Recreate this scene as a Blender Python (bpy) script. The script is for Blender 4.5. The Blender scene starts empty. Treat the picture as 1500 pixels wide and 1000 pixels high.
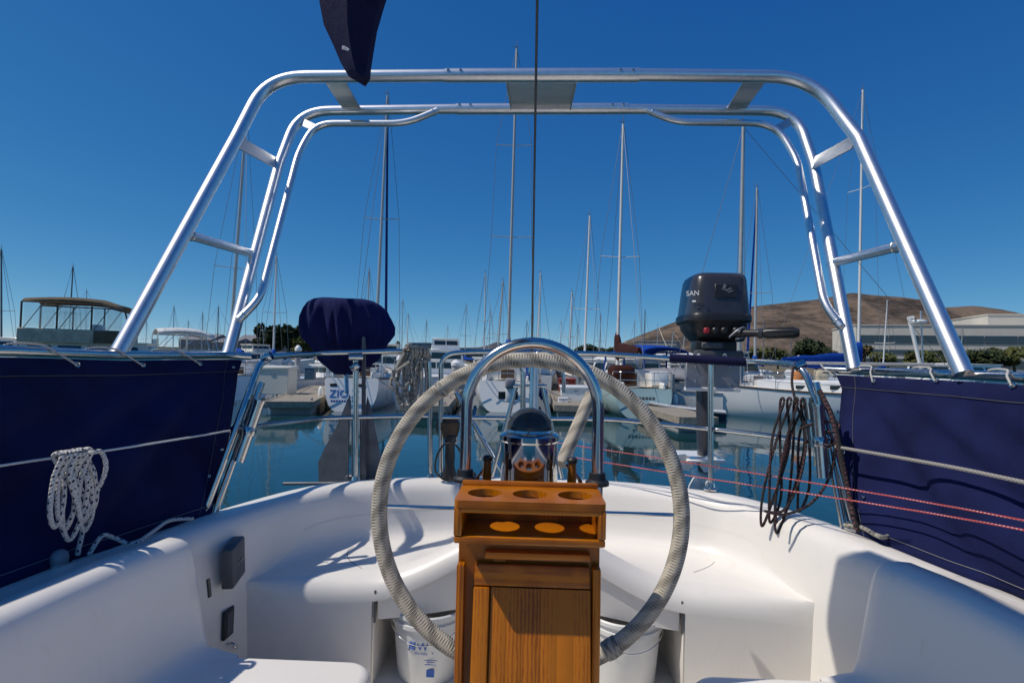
import bpy, bmesh, math, random
from mathutils import Vector, Matrix
random.seed(7)
SC = bpy.context.scene
COL = SC.collection
R_ = math.radians
pi = math.pi

# ------------------------------------------------------------------ camera
EYE = Vector((0.0, 0.0, 2.1))
FPX = 800.0
cam_rot = Matrix.Rotation(R_(1.93), 3, 'Z') @ Matrix.Rotation(R_(90 + 1.96), 3, 'X') @ Matrix.Rotation(R_(1.2), 3, 'Z')
cd = bpy.data.cameras.new('camera')
cd.sensor_width = 36.0
cd.lens = 36.0 * FPX / 1500.0
cd.clip_start = 0.02
cd.clip_end = 20000
cam = bpy.data.objects.new('camera', cd)
cam.matrix_world = Matrix.Translation(EYE) @ cam_rot.to_4x4()
COL.objects.link(cam)
SC.camera = cam

# ------------------------------------------------------------------ sky, sun, exposure
SUN_DIR = Vector((0.67, 0.15, -1.0)).normalized()      # the way the light travels
SUN_EL = math.asin(-SUN_DIR.z)
SUN_ROT = math.atan2(-SUN_DIR.x, -SUN_DIR.y)
w = bpy.data.worlds.new('World'); SC.world = w
w.use_nodes = True
nt = w.node_tree
nt.nodes.clear()
out = nt.nodes.new('ShaderNodeOutputWorld')
bg = nt.nodes.new('ShaderNodeBackground')
sky = nt.nodes.new('ShaderNodeTexSky')
sky.sky_type = 'NISHITA'
sky.sun_disc = False
sky.sun_elevation = SUN_EL
sky.sun_rotation = SUN_ROT
sky.air_density = 0.7
sky.dust_density = 0.0
sky.ozone_density = 8.0
sky.altitude = 3000
SKY_S = 0.095
# one colour curve over the whole sky: the deep blue of a polarising filter
sep = nt.nodes.new('ShaderNodeSeparateColor'); cmb = nt.nodes.new('ShaderNodeCombineColor')
nt.links.new(sky.outputs[0], sep.inputs[0])
for ch, (gain, gam) in enumerate([(1.61, 1.45), (.86, .83), (.72, .44)]):
    m1 = nt.nodes.new('ShaderNodeMath'); m1.operation = 'MULTIPLY'; m1.inputs[1].default_value = .1
    m2 = nt.nodes.new('ShaderNodeMath'); m2.operation = 'POWER'; m2.inputs[1].default_value = gam
    m3 = nt.nodes.new('ShaderNodeMath'); m3.operation = 'MULTIPLY'; m3.inputs[1].default_value = gain * 10
    nt.links.new(sep.outputs[ch], m1.inputs[0]); nt.links.new(m1.outputs[0], m2.inputs[0])
    nt.links.new(m2.outputs[0], m3.inputs[0]); nt.links.new(m3.outputs[0], cmb.inputs[ch])
nt.links.new(cmb.outputs[0], bg.inputs['Color'])
nt.links.new(bg.outputs[0], out.inputs['Surface'])
bg.inputs['Strength'].default_value = SKY_S
sd = bpy.data.lights.new('sun', 'SUN')
sd.energy = 3.4
sd.angle = R_(0.5)
sd.color = (1.0, 0.925, 0.82)
sun = bpy.data.objects.new('sun', sd)
sun.rotation_euler = SUN_DIR.to_track_quat('-Z', 'Y').to_euler()
sun.location = (-10, -4, 20)
COL.objects.link(sun)
SC.view_settings.view_transform = 'Standard'
SC.view_settings.look = 'None'
SC.view_settings.exposure = 0.0
SC.view_settings.gamma = 1.0
SC.view_settings.use_curve_mapping = False
SC.render.engine = 'CYCLES'

# ------------------------------------------------------------------ pixel <-> place
def ray(x, y):
    return cam_rot @ Vector(((x - 750) / FPX, -(y - 500) / FPX, -1.0))
def at(x, y, Y):                       # the point at depth Y metres seen at a pixel of the photograph
    d = ray(x, y)
    return EYE + d * (Y / d.y)
def atz(x, y, z):                      # the point at height z
    d = ray(x, y)
    return EYE + d * ((z - EYE.z) / d.z)

# ------------------------------------------------------------------ mesh helpers
def lerp(a, b, t): return a + (b - a) * t
def sstep(a, b, x):
    t = max(0.0, min(1.0, (x - a) / (b - a))); return t * t * (3 - 2 * t)

def V(p): return p if isinstance(p, Vector) else Vector(p)

def smooth(pts, k=6, closed=False):    # Catmull-Rom through the points
    P = [V(p) for p in pts]; n = len(P); o = []
    rng = n if closed else n - 1
    for i in range(rng):
        if closed:
            a, b, c, d = P[i - 1], P[i], P[(i + 1) % n], P[(i + 2) % n]
        else:
            a, b, c, d = P[max(i - 1, 0)], P[i], P[i + 1], P[min(i + 2, n - 1)]
        for j in range(k):
            t = j / k
            o.append(0.5 * ((2 * b) + (c - a) * t + (2 * a - 5 * b + 4 * c - d) * t * t + (3 * b - a - 3 * c + d) * t ** 3))
    if not closed: o.append(P[-1].copy())
    return o

def fillet(pts, r=0.1, k=7):           # straight runs with rounded bends
    P = [V(p) for p in pts]; o = [P[0]]
    for i in range(1, len(P) - 1):
        a, b, c = P[i - 1], P[i], P[i + 1]
        rr = r[i] if isinstance(r, (list, tuple)) else r
        d1 = (a - b); d2 = (c - b)
        if rr <= 0: o.append(b); continue
        t = min(rr, d1.length * .49, d2.length * .49)
        p1 = b + d1.normalized() * t; p2 = b + d2.normalized() * t
        for j in range(k + 1):
            u = j / k
            o.append(p1 * (1 - u) ** 2 + b * 2 * u * (1 - u) + p2 * u * u)
    o.append(P[-1]); return o

class MB:
    def __init__(s): s.v = []; s.f = []; s.uv = []      # uv: one list per face or None
    def add(s, vs, fs, uvs=None):
        o = len(s.v)
        s.v += [tuple(v) for v in vs]
        for i, f in enumerate(fs):
            s.f.append(tuple(k + o for k in f)); s.uv.append(uvs[i] if uvs else None)
        return s
    def box(s, c, d, rot=None, bev=0.0, seg=1):
        bm = bmesh.new()
        bmesh.ops.create_cube(bm, size=1.0)
        for v in bm.verts: v.co = Vector((v.co.x * d[0], v.co.y * d[1], v.co.z * d[2]))
        if bev > 0: bmesh.ops.bevel(bm, geom=bm.edges[:], offset=bev, segments=seg, profile=.5, affect='EDGES')
        s.bm(bm, c, rot); return s
    def bm(s, bm, c=(0, 0, 0), rot=None):
        bm.verts.ensure_lookup_table(); bm.verts.index_update()
        c = V(c)
        s.add([((rot @ v.co) if rot else v.co) + c for v in bm.verts], [[v.index for v in f.verts] for f in bm.faces])
        bm.free(); return s
    def tube(s, path, r, n=8, closed=False, cap=True, sq=1.0):
        P = [V(p) for p in path]; m = len(P)
        rad = r if isinstance(r, (list, tuple)) else [r] * m
        T = []
        for i in range(m):
            if closed: t = P[(i + 1) % m] - P[i - 1]
            else: t = P[min(i + 1, m - 1)] - P[max(i - 1, 0)]
            T.append(t.normalized() if t.length > 1e-9 else Vector((0, 0, 1)))
        ref = Vector((0, 0, 1)) if abs(T[0].z) < .9 else Vector((1, 0, 0))
        N = (ref - T[0] * ref.dot(T[0])).normalized()
        vs = []; L = 0; Ls = []
        for i in range(m):
            N = (N - T[i] * N.dot(T[i])).normalized()
            B = T[i].cross(N)
            if i: L += (P[i] - P[i - 1]).length
            Ls.append(L)
            for k in range(n):
                a = 2 * pi * k / n
                vs.append(P[i] + (N * math.cos(a) + B * math.sin(a) * sq) * rad[i])
        fs = []; uv = []
        rng = m if closed else m - 1
        for i in range(rng):
            j = (i + 1) % m
            l1 = Ls[i]; l2 = Ls[j] if j else L + (P[0] - P[-1]).length
            for k in range(n):
                q = (k + 1) % n
                fs.append((i * n + k, i * n + q, j * n + q, j * n + k))
                uv.append([(l1, k / n), (l1, (k + 1) / n), (l2, (k + 1) / n), (l2, k / n)])
        if cap and not closed:
            fs.append(tuple(range(n - 1, -1, -1))); uv.append(None)
            fs.append(tuple((m - 1) * n + k for k in range(n))); uv.append(None)
        s.add(vs, fs, uv); return s
    def lathe(s, prof, n=20, c=(0, 0, 0), rot=None, cap=True):
        c = V(c); vs = []
        for (r, z) in prof:
            for k in range(n):
                a = 2 * pi * k / n
                p = Vector((r * math.cos(a), r * math.sin(a), z))
                vs.append((rot @ p if rot else p) + c)
        fs = [(i * n + k, i * n + (k + 1) % n, (i + 1) * n + (k + 1) % n, (i + 1) * n + k) for i in range(len(prof) - 1) for k in range(n)]
        if cap:
            fs.append(tuple(range(n - 1, -1, -1))); fs.append(tuple((len(prof) - 1) * n + k for k in range(n)))
        s.add(vs, fs); return s
    def loft(s, rings, closed=True, cap=True):
        n = len(rings[0]); vs = [p for r in rings for p in r]
        K = n if closed else n - 1
        fs = [(i * n + k, i * n + (k + 1) % n, (i + 1) * n + (k + 1) % n, (i + 1) * n + k) for i in range(len(rings) - 1) for k in range(K)]
        if cap and closed:
            fs.append(tuple(range(n - 1, -1, -1))); fs.append(tuple((len(rings) - 1) * n + k for k in range(n)))
        s.add(vs, fs); return s
    def prism(s, poly, d):             # planar polygon (3-D points) pushed along d
        n = len(poly); P = [V(p) for p in poly]; d = V(d)
        s.add(P + [p + d for p in P], [tuple(range(n - 1, -1, -1)), tuple(range(n, 2 * n))] + [(k, (k + 1) % n, n + (k + 1) % n, n + k) for k in range(n)])
        return s
    def build(s, name, mat, parent=None, ang=38, flat=False):
        me = bpy.data.meshes.new(name)
        me.from_pydata(s.v, [], s.f)
        if any(s.uv):
            ul = me.uv_layers.new(name='UVMap'); i = 0
            for f, u in zip(me.polygons, s.uv):
                for q in range(f.loop_total):
                    if u: ul.data[f.loop_start + q].uv = u[q]
        bm = bmesh.new(); bm.from_mesh(me)
        bmesh.ops.recalc_face_normals(bm, faces=bm.faces[:]); bm.to_mesh(me); bm.free()
        if not flat:
            me.polygons.foreach_set('use_smooth', [True] * len(me.polygons))
            me.set_sharp_from_angle(angle=R_(ang))
        me.materials.append(mat)
        me.update()
        o = bpy.data.objects.new(name, me); COL.objects.link(o)
        if parent:
            o.parent = parent
            if parent.get('_world'):
                o.matrix_parent_inverse = Matrix.Translation(-parent.location)
        return o

def wparent(o, p):                     # parent something built in world coordinates
    o.parent = p
    r = p
    while r.parent: r = r.parent
    return o

def root(name, label, cat, loc=(0, 0, 0), rz=0.0, group=None, world=True):
    o = bpy.data.objects.new(name, None); COL.objects.link(o)
    o.empty_display_size = .1
    o.location = loc; o.rotation_euler = (0, 0, rz)
    o['label'] = label; o['category'] = cat
    if group: o['group'] = group
    if world: o['_world'] = 1
    return o
def tag(o, label, cat, group=None):
    o['label'] = label; o['category'] = cat
    if group: o['group'] = group
    return o
def struct(o, kind='structure'):
    o['kind'] = kind; return o

def text_obj(name, body, size, mat, M, parent, ext=0.0008, align='CENTER'):
    cu = bpy.data.curves.new(name, 'FONT'); cu.body = body; cu.size = size
    cu.align_x = align; cu.align_y = 'CENTER'; cu.extrude = ext; cu.resolution_u = 3
    t = bpy.data.objects.new(name + '_src', cu); COL.objects.link(t)
    bpy.context.view_layer.update()
    me = bpy.data.meshes.new_from_object(t.evaluated_get(bpy.context.evaluated_depsgraph_get()))
    bpy.data.objects.remove(t); bpy.data.curves.remove(cu)
    me.transform(M); me.materials.clear(); me.materials.append(mat); me.name = name
    o = bpy.data.objects.new(name, me); COL.objects.link(o)
    if parent:
        o.parent = parent
        if parent.get('_world'): o.matrix_parent_inverse = Matrix.Translation(-parent.location)
    return o

def frame_M(o, x, y):                  # matrix with text x axis, y axis at origin o
    x = V(x).normalized(); z = x.cross(V(y)).normalized(); y = z.cross(x)
    M = Matrix((x, y, z)).transposed().to_4x4(); M.translation = V(o); return M

# ------------------------------------------------------------------ materials
def mk(name):
    m = bpy.data.materials.new(name); m.use_nodes = True
    t = m.node_tree; b = t.nodes['Principled BSDF']
    return m, t, b
def nd(t, kind, **kw):
    n = t.nodes.new(kind)
    for k, v in kw.items():
        if k in n.inputs: n.inputs[k].default_value = v
        else: setattr(n, k, v)
    return n
def ramp(t, fac, stops):
    n = t.nodes.new('ShaderNodeValToRGB'); e = n.color_ramp.elements
    while len(e) < len(stops): e.new(.5)
    for i, (p, c) in enumerate(stops):
        e[i].position = p; e[i].color = (c[0], c[1], c[2], 1)
    t.links.new(fac, n.inputs['Fac']); return n.outputs['Color']
def bump(t, b, h, strength=.2, dist=.01):
    n = t.nodes.new('ShaderNodeBump'); n.inputs['Strength'].default_value = strength; n.inputs['Distance'].default_value = dist
    t.links.new(h, n.inputs['Height']); t.links.new(n.outputs[0], b.inputs['Normal'])
def coords(t, kind='Object', scale=(1, 1, 1), rot=(0, 0, 0)):
    c = t.nodes.new('ShaderNodeTexCoord'); mp = t.nodes.new('ShaderNodeMapping')
    mp.inputs['Scale'].default_value = scale; mp.inputs['Rotation'].default_value = rot
    t.links.new(c.outputs[kind], mp.inputs['Vector']); return mp.outputs[0]
def noise(t, vec, scale, detail=4, rough=.55, dist=0.0):
    n = nd(t, 'ShaderNodeTexNoise', Scale=scale, Detail=detail, Roughness=rough, Distortion=dist)
    if vec: t.links.new(vec, n.inputs['Vector'])
    return n.outputs['Fac']

def paint(name, c, rough=.4, var=.12, metal=0.0, coat=0.0, scale=6.0, bmp=0.0, bscale=60, spec=.5):
    m, t, b = mk(name)
    v = coords(t)
    f = noise(t, v, scale, 5)
    lo = tuple(x * (1 - var) for x in c); hi = tuple(min(1, x * (1 + var)) for x in c)
    t.links.new(ramp(t, f, [(.3, lo), (.7, hi)]), b.inputs['Base Color'])
    b.inputs['Metallic'].default_value = metal
    r = t.nodes.new('ShaderNodeMapRange'); r.inputs['To Min'].default_value = max(.01, rough * .75); r.inputs['To Max'].default_value = min(1, rough * 1.3)
    t.links.new(noise(t, v, scale * 3, 3), r.inputs['Value']); t.links.new(r.outputs[0], b.inputs['Roughness'])
    b.inputs['Coat Weight'].default_value = coat
    b.inputs['Coat Roughness'].default_value = .06
    b.inputs['Specular IOR Level'].default_value = spec
    if bmp: bump(t, b, noise(t, v, bscale, 3), bmp, .004)
    return m

def metal(name, c, rough, scr=.25):
    m, t, b = mk(name)
    v = coords(t)
    b.inputs['Metallic'].default_value = 1.0
    f = noise(t, v, 35, 4)
    t.links.new(ramp(t, f, [(.3, tuple(x * .9 for x in c)), (.7, c)]), b.inputs['Base Color'])
    r = t.nodes.new('ShaderNodeMapRange'); r.inputs['To Min'].default_value = rough * (1 - scr); r.inputs['To Max'].default_value = rough * (1 + 2 * scr)
    t.links.new(noise(t, v, 14, 6, .7), r.inputs['Value']); t.links.new(r.outputs[0], b.inputs['Roughness'])
    return m

def gelcoat(name, c=(.80, .768, .712)):
    m, t, b = mk(name)
    v = coords(t)
    big = noise(t, v, 1.7, 4); fine = noise(t, v, 24, 5, .65)
    a = t.nodes.new('ShaderNodeMath'); a.operation = 'MULTIPLY_ADD'; a.inputs[1].default_value = .35
    t.links.new(fine, a.inputs[0]); t.links.new(big, a.inputs[2])
    t.links.new(ramp(t, a.outputs[0], [(.35, tuple(x * .90 for x in c)), (.62, c), (.9, tuple(min(1, x * 1.04) for x in c))]), b.inputs['Base Color'])
    st = noise(t, coords(t, scale=(3, 3, .7)), 5.5, 7, .72, .6)
    sr = ramp(t, st, [(.60, (1, 1, 1)), (.70, (.93, .915, .88)), (.80, (.84, .81, .75))])
    src = b.inputs['Base Color'].links[0].from_socket
    mx = t.nodes.new('ShaderNodeMixRGB'); mx.blend_type = 'MULTIPLY'; mx.inputs[0].default_value = .8
    t.links.new(src, mx.inputs[1]); t.links.new(sr, mx.inputs[2]); t.links.new(mx.outputs[0], b.inputs['Base Color'])
    r = t.nodes.new('ShaderNodeMapRange'); r.inputs['To Min'].default_value = .24; r.inputs['To Max'].default_value = .5
    t.links.new(st, r.inputs['Value']); t.links.new(r.outputs[0], b.inputs['Roughness'])
    bump(t, b, noise(t, v, 5, 2), .05, .01)
    return m

def canvas(name, c, rough=.85, weave=420, var=.2):
    m, t, b = mk(name)
    v = coords(t)
    f = noise(t, v, 3.5, 5)
    t.links.new(ramp(t, f, [(.3, tuple(x * (1 - var) for x in c)), (.7, tuple(x * (1 + var) for x in c))]), b.inputs['Base Color'])
    b.inputs['Roughness'].default_value = rough
    b.inputs['Sheen Weight'].default_value = .03
    b.inputs['Specular IOR Level'].default_value = .15
    b.inputs['Sheen Roughness'].default_value = .5
    b.inputs['Sheen Tint'].default_value = (min(1, c[0] * 6 + .1), min(1, c[1] * 6 + .1), min(1, c[2] * 4 + .2), 1)
    wv = noise(t, coords(t, scale=(1, 1, 1)), weave, 2)
    cr = noise(t, v, 9, 4, .6)
    a = t.nodes.new('ShaderNodeMath'); a.operation = 'MULTIPLY_ADD'; a.inputs[1].default_value = 3.0
    t.links.new(cr, a.inputs[0]); t.links.new(wv, a.inputs[2])
    bump(t, b, a.outputs[0], .5, .006)
    return m

def rope(name, base, fleck=None, twist=60, flk=(26, 3), thr=.5, bs=.7):
    # braid from the tube's own length / girth coordinates
    m, t, b = mk(name)
    uv = t.nodes.new('ShaderNodeUVMap')
    sp = t.nodes.new('ShaderNodeSeparateXYZ'); t.links.new(uv.outputs[0], sp.inputs[0])
    def hel(sign):
        a = t.nodes.new('ShaderNodeMath'); a.operation = 'MULTIPLY'; a.inputs[1].default_value = twist * 2 * pi
        t.links.new(sp.outputs['X'], a.inputs[0])
        c = t.nodes.new('ShaderNodeMath'); c.operation = 'MULTIPLY_ADD'; c.inputs[1].default_value = sign * 2 * pi * 3
        t.links.new(sp.outputs['Y'], c.inputs[0]); t.links.new(a.outputs[0], c.inputs[2])
        s_ = t.nodes.new('ShaderNodeMath'); s_.operation = 'SINE'; t.links.new(c.outputs[0], s_.inputs[0])
        return s_.outputs[0]
    h1, h2 = hel(1), hel(-1)
    mx = t.nodes.new('ShaderNodeMath'); mx.operation = 'MAXIMUM'; t.links.new(h1, mx.inputs[0]); t.links.new(h2, mx.inputs[1])
    dark = tuple(x * .6 for x in base)
    mr = t.nodes.new('ShaderNodeMapRange'); mr.inputs['From Min'].default_value = -1; t.links.new(mx.outputs[0], mr.inputs['Value'])
    colr = ramp(t, mr.outputs[0], [(.2, dark), (.75, base)])
    if fleck:
        mu = t.nodes.new('ShaderNodeMath'); mu.operation = 'MULTIPLY'; t.links.new(h1, mu.inputs[0])
        def hel2(freq, k, sign):
            a = t.nodes.new('ShaderNodeMath'); a.operation = 'MULTIPLY'; a.inputs[1].default_value = freq * 2 * pi
            t.links.new(sp.outputs['X'], a.inputs[0])
            c = t.nodes.new('ShaderNodeMath'); c.operation = 'MULTIPLY_ADD'; c.inputs[1].default_value = sign * 2 * pi * k
            t.links.new(sp.outputs['Y'], c.inputs[0]); t.links.new(a.outputs[0], c.inputs[2])
            s_ = t.nodes.new('ShaderNodeMath'); s_.operation = 'SINE'; t.links.new(c.outputs[0], s_.inputs[0]); return s_.outputs[0]
        t.links.new(hel2(flk[0], flk[1] - 1, -1), mu.inputs[1]); 
        t.links.new(hel2(flk[0] * .9, flk[1] - 1, 1), mu.inputs[0])
        g = t.nodes.new('ShaderNodeMath'); g.operation = 'GREATER_THAN'; g.inputs[1].default_value = thr
        t.links.new(mu.outputs[0], g.inputs[0])
        mixn = t.nodes.new('ShaderNodeMixRGB'); t.links.new(g.outputs[0], mixn.inputs[0]); t.links.new(colr, mixn.inputs[1])
        mixn.inputs[2].default_value = (*fleck, 1); colr = mixn.outputs[0]
    t.links.new(colr, b.inputs['Base Color']); b.inputs['Roughness'].default_value = .8
    bump(t, b, mr.outputs[0], bs, .003)
    return m

def teak(name, axis=2, dark=1.0):
    m, t, b = mk(name)
    s = [14, 14, 14]; s[axis] = .5
    v = coords(t, scale=tuple(s))
    wv = nd(t, 'ShaderNodeTexWave', Scale=2.6, Distortion=5.0, Detail=4.0)
    wv.inputs['Detail Scale'].default_value = 1.4
    wv.bands_direction = 'X' if axis != 0 else 'Y'
    t.links.new(v, wv.inputs['Vector'])
    s2 = [260, 260, 260]; s2[axis] = 5
    fi = noise(t, coords(t, scale=tuple(s2)), 1.0, 5, .7)
    bg_ = noise(t, coords(t, scale=(4, 4, 1.5)), 2.0, 3)
    a0 = t.nodes.new('ShaderNodeMath'); a0.operation = 'MULTIPLY_ADD'; a0.inputs[1].default_value = .28
    t.links.new(wv.outputs['Fac'], a0.inputs[0]); t.links.new(bg_, a0.inputs[2])
    a = t.nodes.new('ShaderNodeMath'); a.operation = 'MULTIPLY_ADD'; a.inputs[1].default_value = .5
    t.links.new(fi, a.inputs[0]); t.links.new(a0.outputs[0], a.inputs[2])
    oi = t.nodes.new('ShaderNodeObjectInfo')
    a2 = t.nodes.new('ShaderNodeMath'); a2.operation = 'MULTIPLY_ADD'; a2.inputs[1].default_value = .30
    t.links.new(oi.outputs['Random'], a2.inputs[0]); t.links.new(a.outputs[0], a2.inputs[2])
    a = a2
    k = dark
    t.links.new(ramp(t, a.outputs[0], [(.50, (.15 * k, .031 * k, .001)), (.85, (.32 * k, .086 * k, .002)), (1.2, (.47 * k, .145 * k, .003))]), b.inputs['Base Color'])
    b.inputs['Roughness'].default_value = .34
    b.inputs['Coat Weight'].default_value = .15
    b.inputs['Specular IOR Level'].default_value = .3
    b.inputs['Coat Roughness'].default_value = .1
    bump(t, b, fi, .12, .002)
    return m

M = {}
M['gel'] = gelcoat('white_gelcoat')
M['gel_hull'] = paint('hull_white', (.85, .84, .80), .28, .05, coat=.3, scale=1.2)
M['gel_cream'] = paint('hull_cream', (.70, .66, .56), .35, .07, scale=1.2)
M['gel_grey'] = paint('hull_grey', (.34, .37, .40), .35, .08, scale=1.2)
M['gel_pale'] = paint('hull_pale_green', (.36, .50, .50), .35, .08, scale=1.2)
M['navy_hull'] = paint('hull_navy', (.012, .02, .05), .25, .1, coat=.4)
M['stainless'] = metal('polished_stainless', (.66, .645, .62), .15)
M['alu'] = metal('anodised_aluminium', (.88, .88, .88), .37, .05)
M['alu'].node_tree.nodes['Principled BSDF'].inputs['Metallic'].default_value = 1.0
M['plate'] = metal('brushed_plate', (.62, .64, .62), .34)
M['chrome'] = metal('chrome', (.55, .545, .54), .07)
M['galv'] = paint('galvanised', (.33, .34, .37), .5, .12, metal=.55, scale=14)
M['iron'] = paint('dull_galvanised', (.15, .15, .165), .42, .2, metal=.5, scale=14)
M['mast'] = paint('mast_alu', (.52, .50, .46), .4, .08, metal=.4)
M['mast_white'] = paint('mast_white', (.72, .71, .67), .4, .06)
M['mast_dark'] = paint('mast_dark', (.16, .15, .14), .5, .1)
M['wire'] = paint('wire', (.22, .22, .22), .4, .1, metal=.6)
M['stay'] = paint('backstay_wire', (.10, .10, .10), .4, .15, metal=.7)
M['navy'] = canvas('navy_canvas', (.0085, .0125, .062), var=.38)
M['navy_bright'] = canvas('navy_cover', (.014, .018, .095), var=.3)
M['navy_dark'] = canvas('navy_canvas_dark', (.012, .013, .05))
M['royal'] = canvas('royal_blue_canvas', (.008, .06, .33))
M['blue_sail'] = canvas('dark_blue_sail', (.012, .035, .16))
M['brown_canvas'] = canvas('brown_canvas', (.13, .105, .07))
M['tan_canvas'] = canvas('tan_canvas', (.52, .45, .33))
M['white_canvas'] = canvas('white_canvas', (.62, .62, .60))
M['grey_canvas'] = canvas('grey_canvas', (.25, .25, .27))
M['maroon'] = canvas('maroon_canvas', (.045, .014, .010))
M['red_paint'] = paint('red_paint', (.28, .035, .02), .5)
M['teal'] = canvas('teal_canvas', (.02, .22, .25))
M['teak'] = teak('teak_vertical', 2)
M['teak_h'] = teak('teak_horizontal', 0)
M['teak_dark'] = teak('teak_trim', 2, .62)
M['oldwood'] = paint('weathered_wood', (.30, .26, .20), .85, .3, scale=9, bmp=.4)
M['darkwood'] = paint('dark_wood', (.09, .055, .03), .6, .3, scale=9)
M['black'] = paint('black_plastic', (.018, .018, .02), .42, .2)
M['charcoal'] = paint('charcoal_cowl', (.040, .039, .046), .28, .12, coat=.35)
M['greybox'] = paint('grey_plastic', (.085, .088, .098), .5, .1)
M['decal'] = paint('white_decal', (.75, .75, .75), .5, .03)
M['decal_blue'] = paint('blue_decal', (.02, .10, .42), .5, .08)
M['decal_grey'] = paint('grey_decal', (.25, .25, .25), .5, .1)
M['seam'] = paint('dark_seam', (.10, .10, .10), .7, .1)
M['bucket'] = paint('bucket_plastic', (.70, .71, .70), .42, .05)
M['red_plastic'] = paint('red_plastic', (.45, .02, .03), .4)
M['lace'] = rope('lacing_cord', (.62, .60, .56), twist=120)
M['white_rope'] = rope('white_flecked_rope', (.66, .64, .60), (.03, .035, .07), 90, (24, 2), .74)
M['dark_rope'] = rope('dark_rope', (.020, .017, .018), (.12, .04, .05), 90, (30, 2), .45)
M['red_rope'] = rope('red_line', (.62, .085, .09), (.75, .5, .5), 100, (40, 2), .5)
M['grey_rope'] = rope('grey_rope', (.36, .34, .31), twist=80)
M['tan_rope'] = rope('old_rope', (.42, .39, .33), (.2, .19, .17), 70, (20, 2), .3)
M['wrap'] = rope('cord_wrapping', (.56, .50, .40), (.09, .08, .065), 125, (125, 2), .50, .6)
M['window'] = paint('dark_window', (.012, .016, .02), .08, .1, spec=.8)
M['concrete'] = paint('concrete', (.38, .37, .35), .85, .12, scale=3, bmp=.2)
M['piling'] = paint('piling_concrete', (.42, .41, .38), .85, .2, scale=5, bmp=.3)
M['bldg'] = paint('bldg_cream', (.62, .58, .50), .8, .05, scale=.3)
M['bldg_glass'] = paint('bldg_glass', (.035, .055, .07), .12, .2, scale=.2, spec=.7)
M['bldg_blue'] = paint('bldg_blue', (.05, .11, .17), .35, .15, scale=.2)
M['bldg_grey'] = paint('bldg_grey', (.28, .28, .29), .8, .1, scale=.3)
M['roof_grey'] = paint('roof_grey', (.20, .20, .21), .8, .15, scale=.5)
M['bark'] = paint('bark', (.10, .075, .05), .9, .3, scale=6)
m, t, b = mk('clear_glass'); b.inputs['Transmission Weight'].default_value = 1; b.inputs['Roughness'].default_value = .03; b.inputs['IOR'].default_value = 1.12
b.inputs['Base Color'].default_value = (.9, .93, .94, 1); M['glass'] = m
m, t, b = mk('smoked_dome'); b.inputs['Transmission Weight'].default_value = .45; b.inputs['Roughness'].default_value = .05; b.inputs['IOR'].default_value = 1.4; b.inputs['Base Color'].default_value = (.045, .05, .055, 1); b.inputs['Transmission Weight'].default_value = .25; b.inputs['Roughness'].default_value = .02; M['dome'] = m
m, t, b = mk('clear_vinyl'); v = coords(t); b.inputs['Transmission Weight'].default_value = .82; b.inputs['Roughness'].default_value = .12; b.inputs['IOR'].default_value = 1.05
t.links.new(ramp(t, noise(t, v, 2), [(.3, (.62, .62, .6)), (.7, (.8, .8, .78))]), b.inputs['Base Color']); b.inputs['Alpha'].default_value = .32; M['vinyl'] = m
def leafmat(name, c):
    m, t, b = mk(name)
    f = noise(t, coords(t), .9, 4)
    t.links.new(ramp(t, f, [(.25, tuple(x * .5 for x in c)), (.55, c), (.8, tuple(x * 1.6 for x in c))]), b.inputs['Base Color'])
    b.inputs['Roughness'].default_value = .75; b.inputs['Specular IOR Level'].default_value = .2
    return m
M['leaf'] = leafmat('leaf_dark', (.035, .050, .018))
M['leaf2'] = leafmat('leaf_olive', (.085, .095, .025))
M['leaf3'] = leafmat('leaf_brown', (.10, .075, .03))

# ================================================================== SETTING
# ---- water
m, t, b = mk('marina_water')
v = coords(t)
b.inputs['Base Color'].default_value = (.006, .042, .050, 1)
b.inputs['Roughness'].default_value = .035
b.inputs['IOR'].default_value = 1.33
b.inputs['Specular IOR Level'].default_value = .75
n1 = noise(t, coords(t, scale=(1, .45, 1)), 1.3, 3, .5, .4); n2 = noise(t, coords(t, scale=(1, .5, 1)), 7.0, 3, .5)
a = t.nodes.new('ShaderNodeMath'); a.operation = 'MULTIPLY_ADD'; a.inputs[1].default_value = .16
t.links.new(n2, a.inputs[0]); t.links.new(n1, a.inputs[2])
bump(t, b, a.outputs[0], .13, .06)
mb = MB()
xs = [-3000, -400, -120, -40, 40, 120, 400, 3000]; ys = [-60, 0, 30, 60, 170, 400]
mb.add([(x, y, 0) for y in ys for x in xs], [(j * 8 + i, j * 8 + i + 1, (j + 1) * 8 + i + 1, (j + 1) * 8 + i) for j in range(5) for i in range(7)])
o = mb.build('water', m, flat=True); struct(o); o['label'] = 'calm teal marina water mirroring the boats and the sky'

# ---- land sheet beyond the marina, reaching the horizon
m, t, b = mk('shore_ground')
f = noise(t, coords(t), .03, 6)
t.links.new(ramp(t, f, [(.3, (.10, .085, .05)), (.55, (.17, .14, .085)), (.75, (.09, .10, .04))]), b.inputs['Base Color']); b.inputs['Roughness'].default_value = .95
mb = MB()
mb.add([(-9000, 150, -.5), (9000, 150, -.5), (9000, 156, 1.1), (-9000, 156, 1.1), (9000, 15000, 1.2), (-9000, 15000, 1.2)], [(0, 1, 2, 3), (3, 2, 4, 5)])
o = mb.build('ground', m, flat=True); struct(o); o['label'] = 'dry flat shore land behind the marina'

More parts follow.
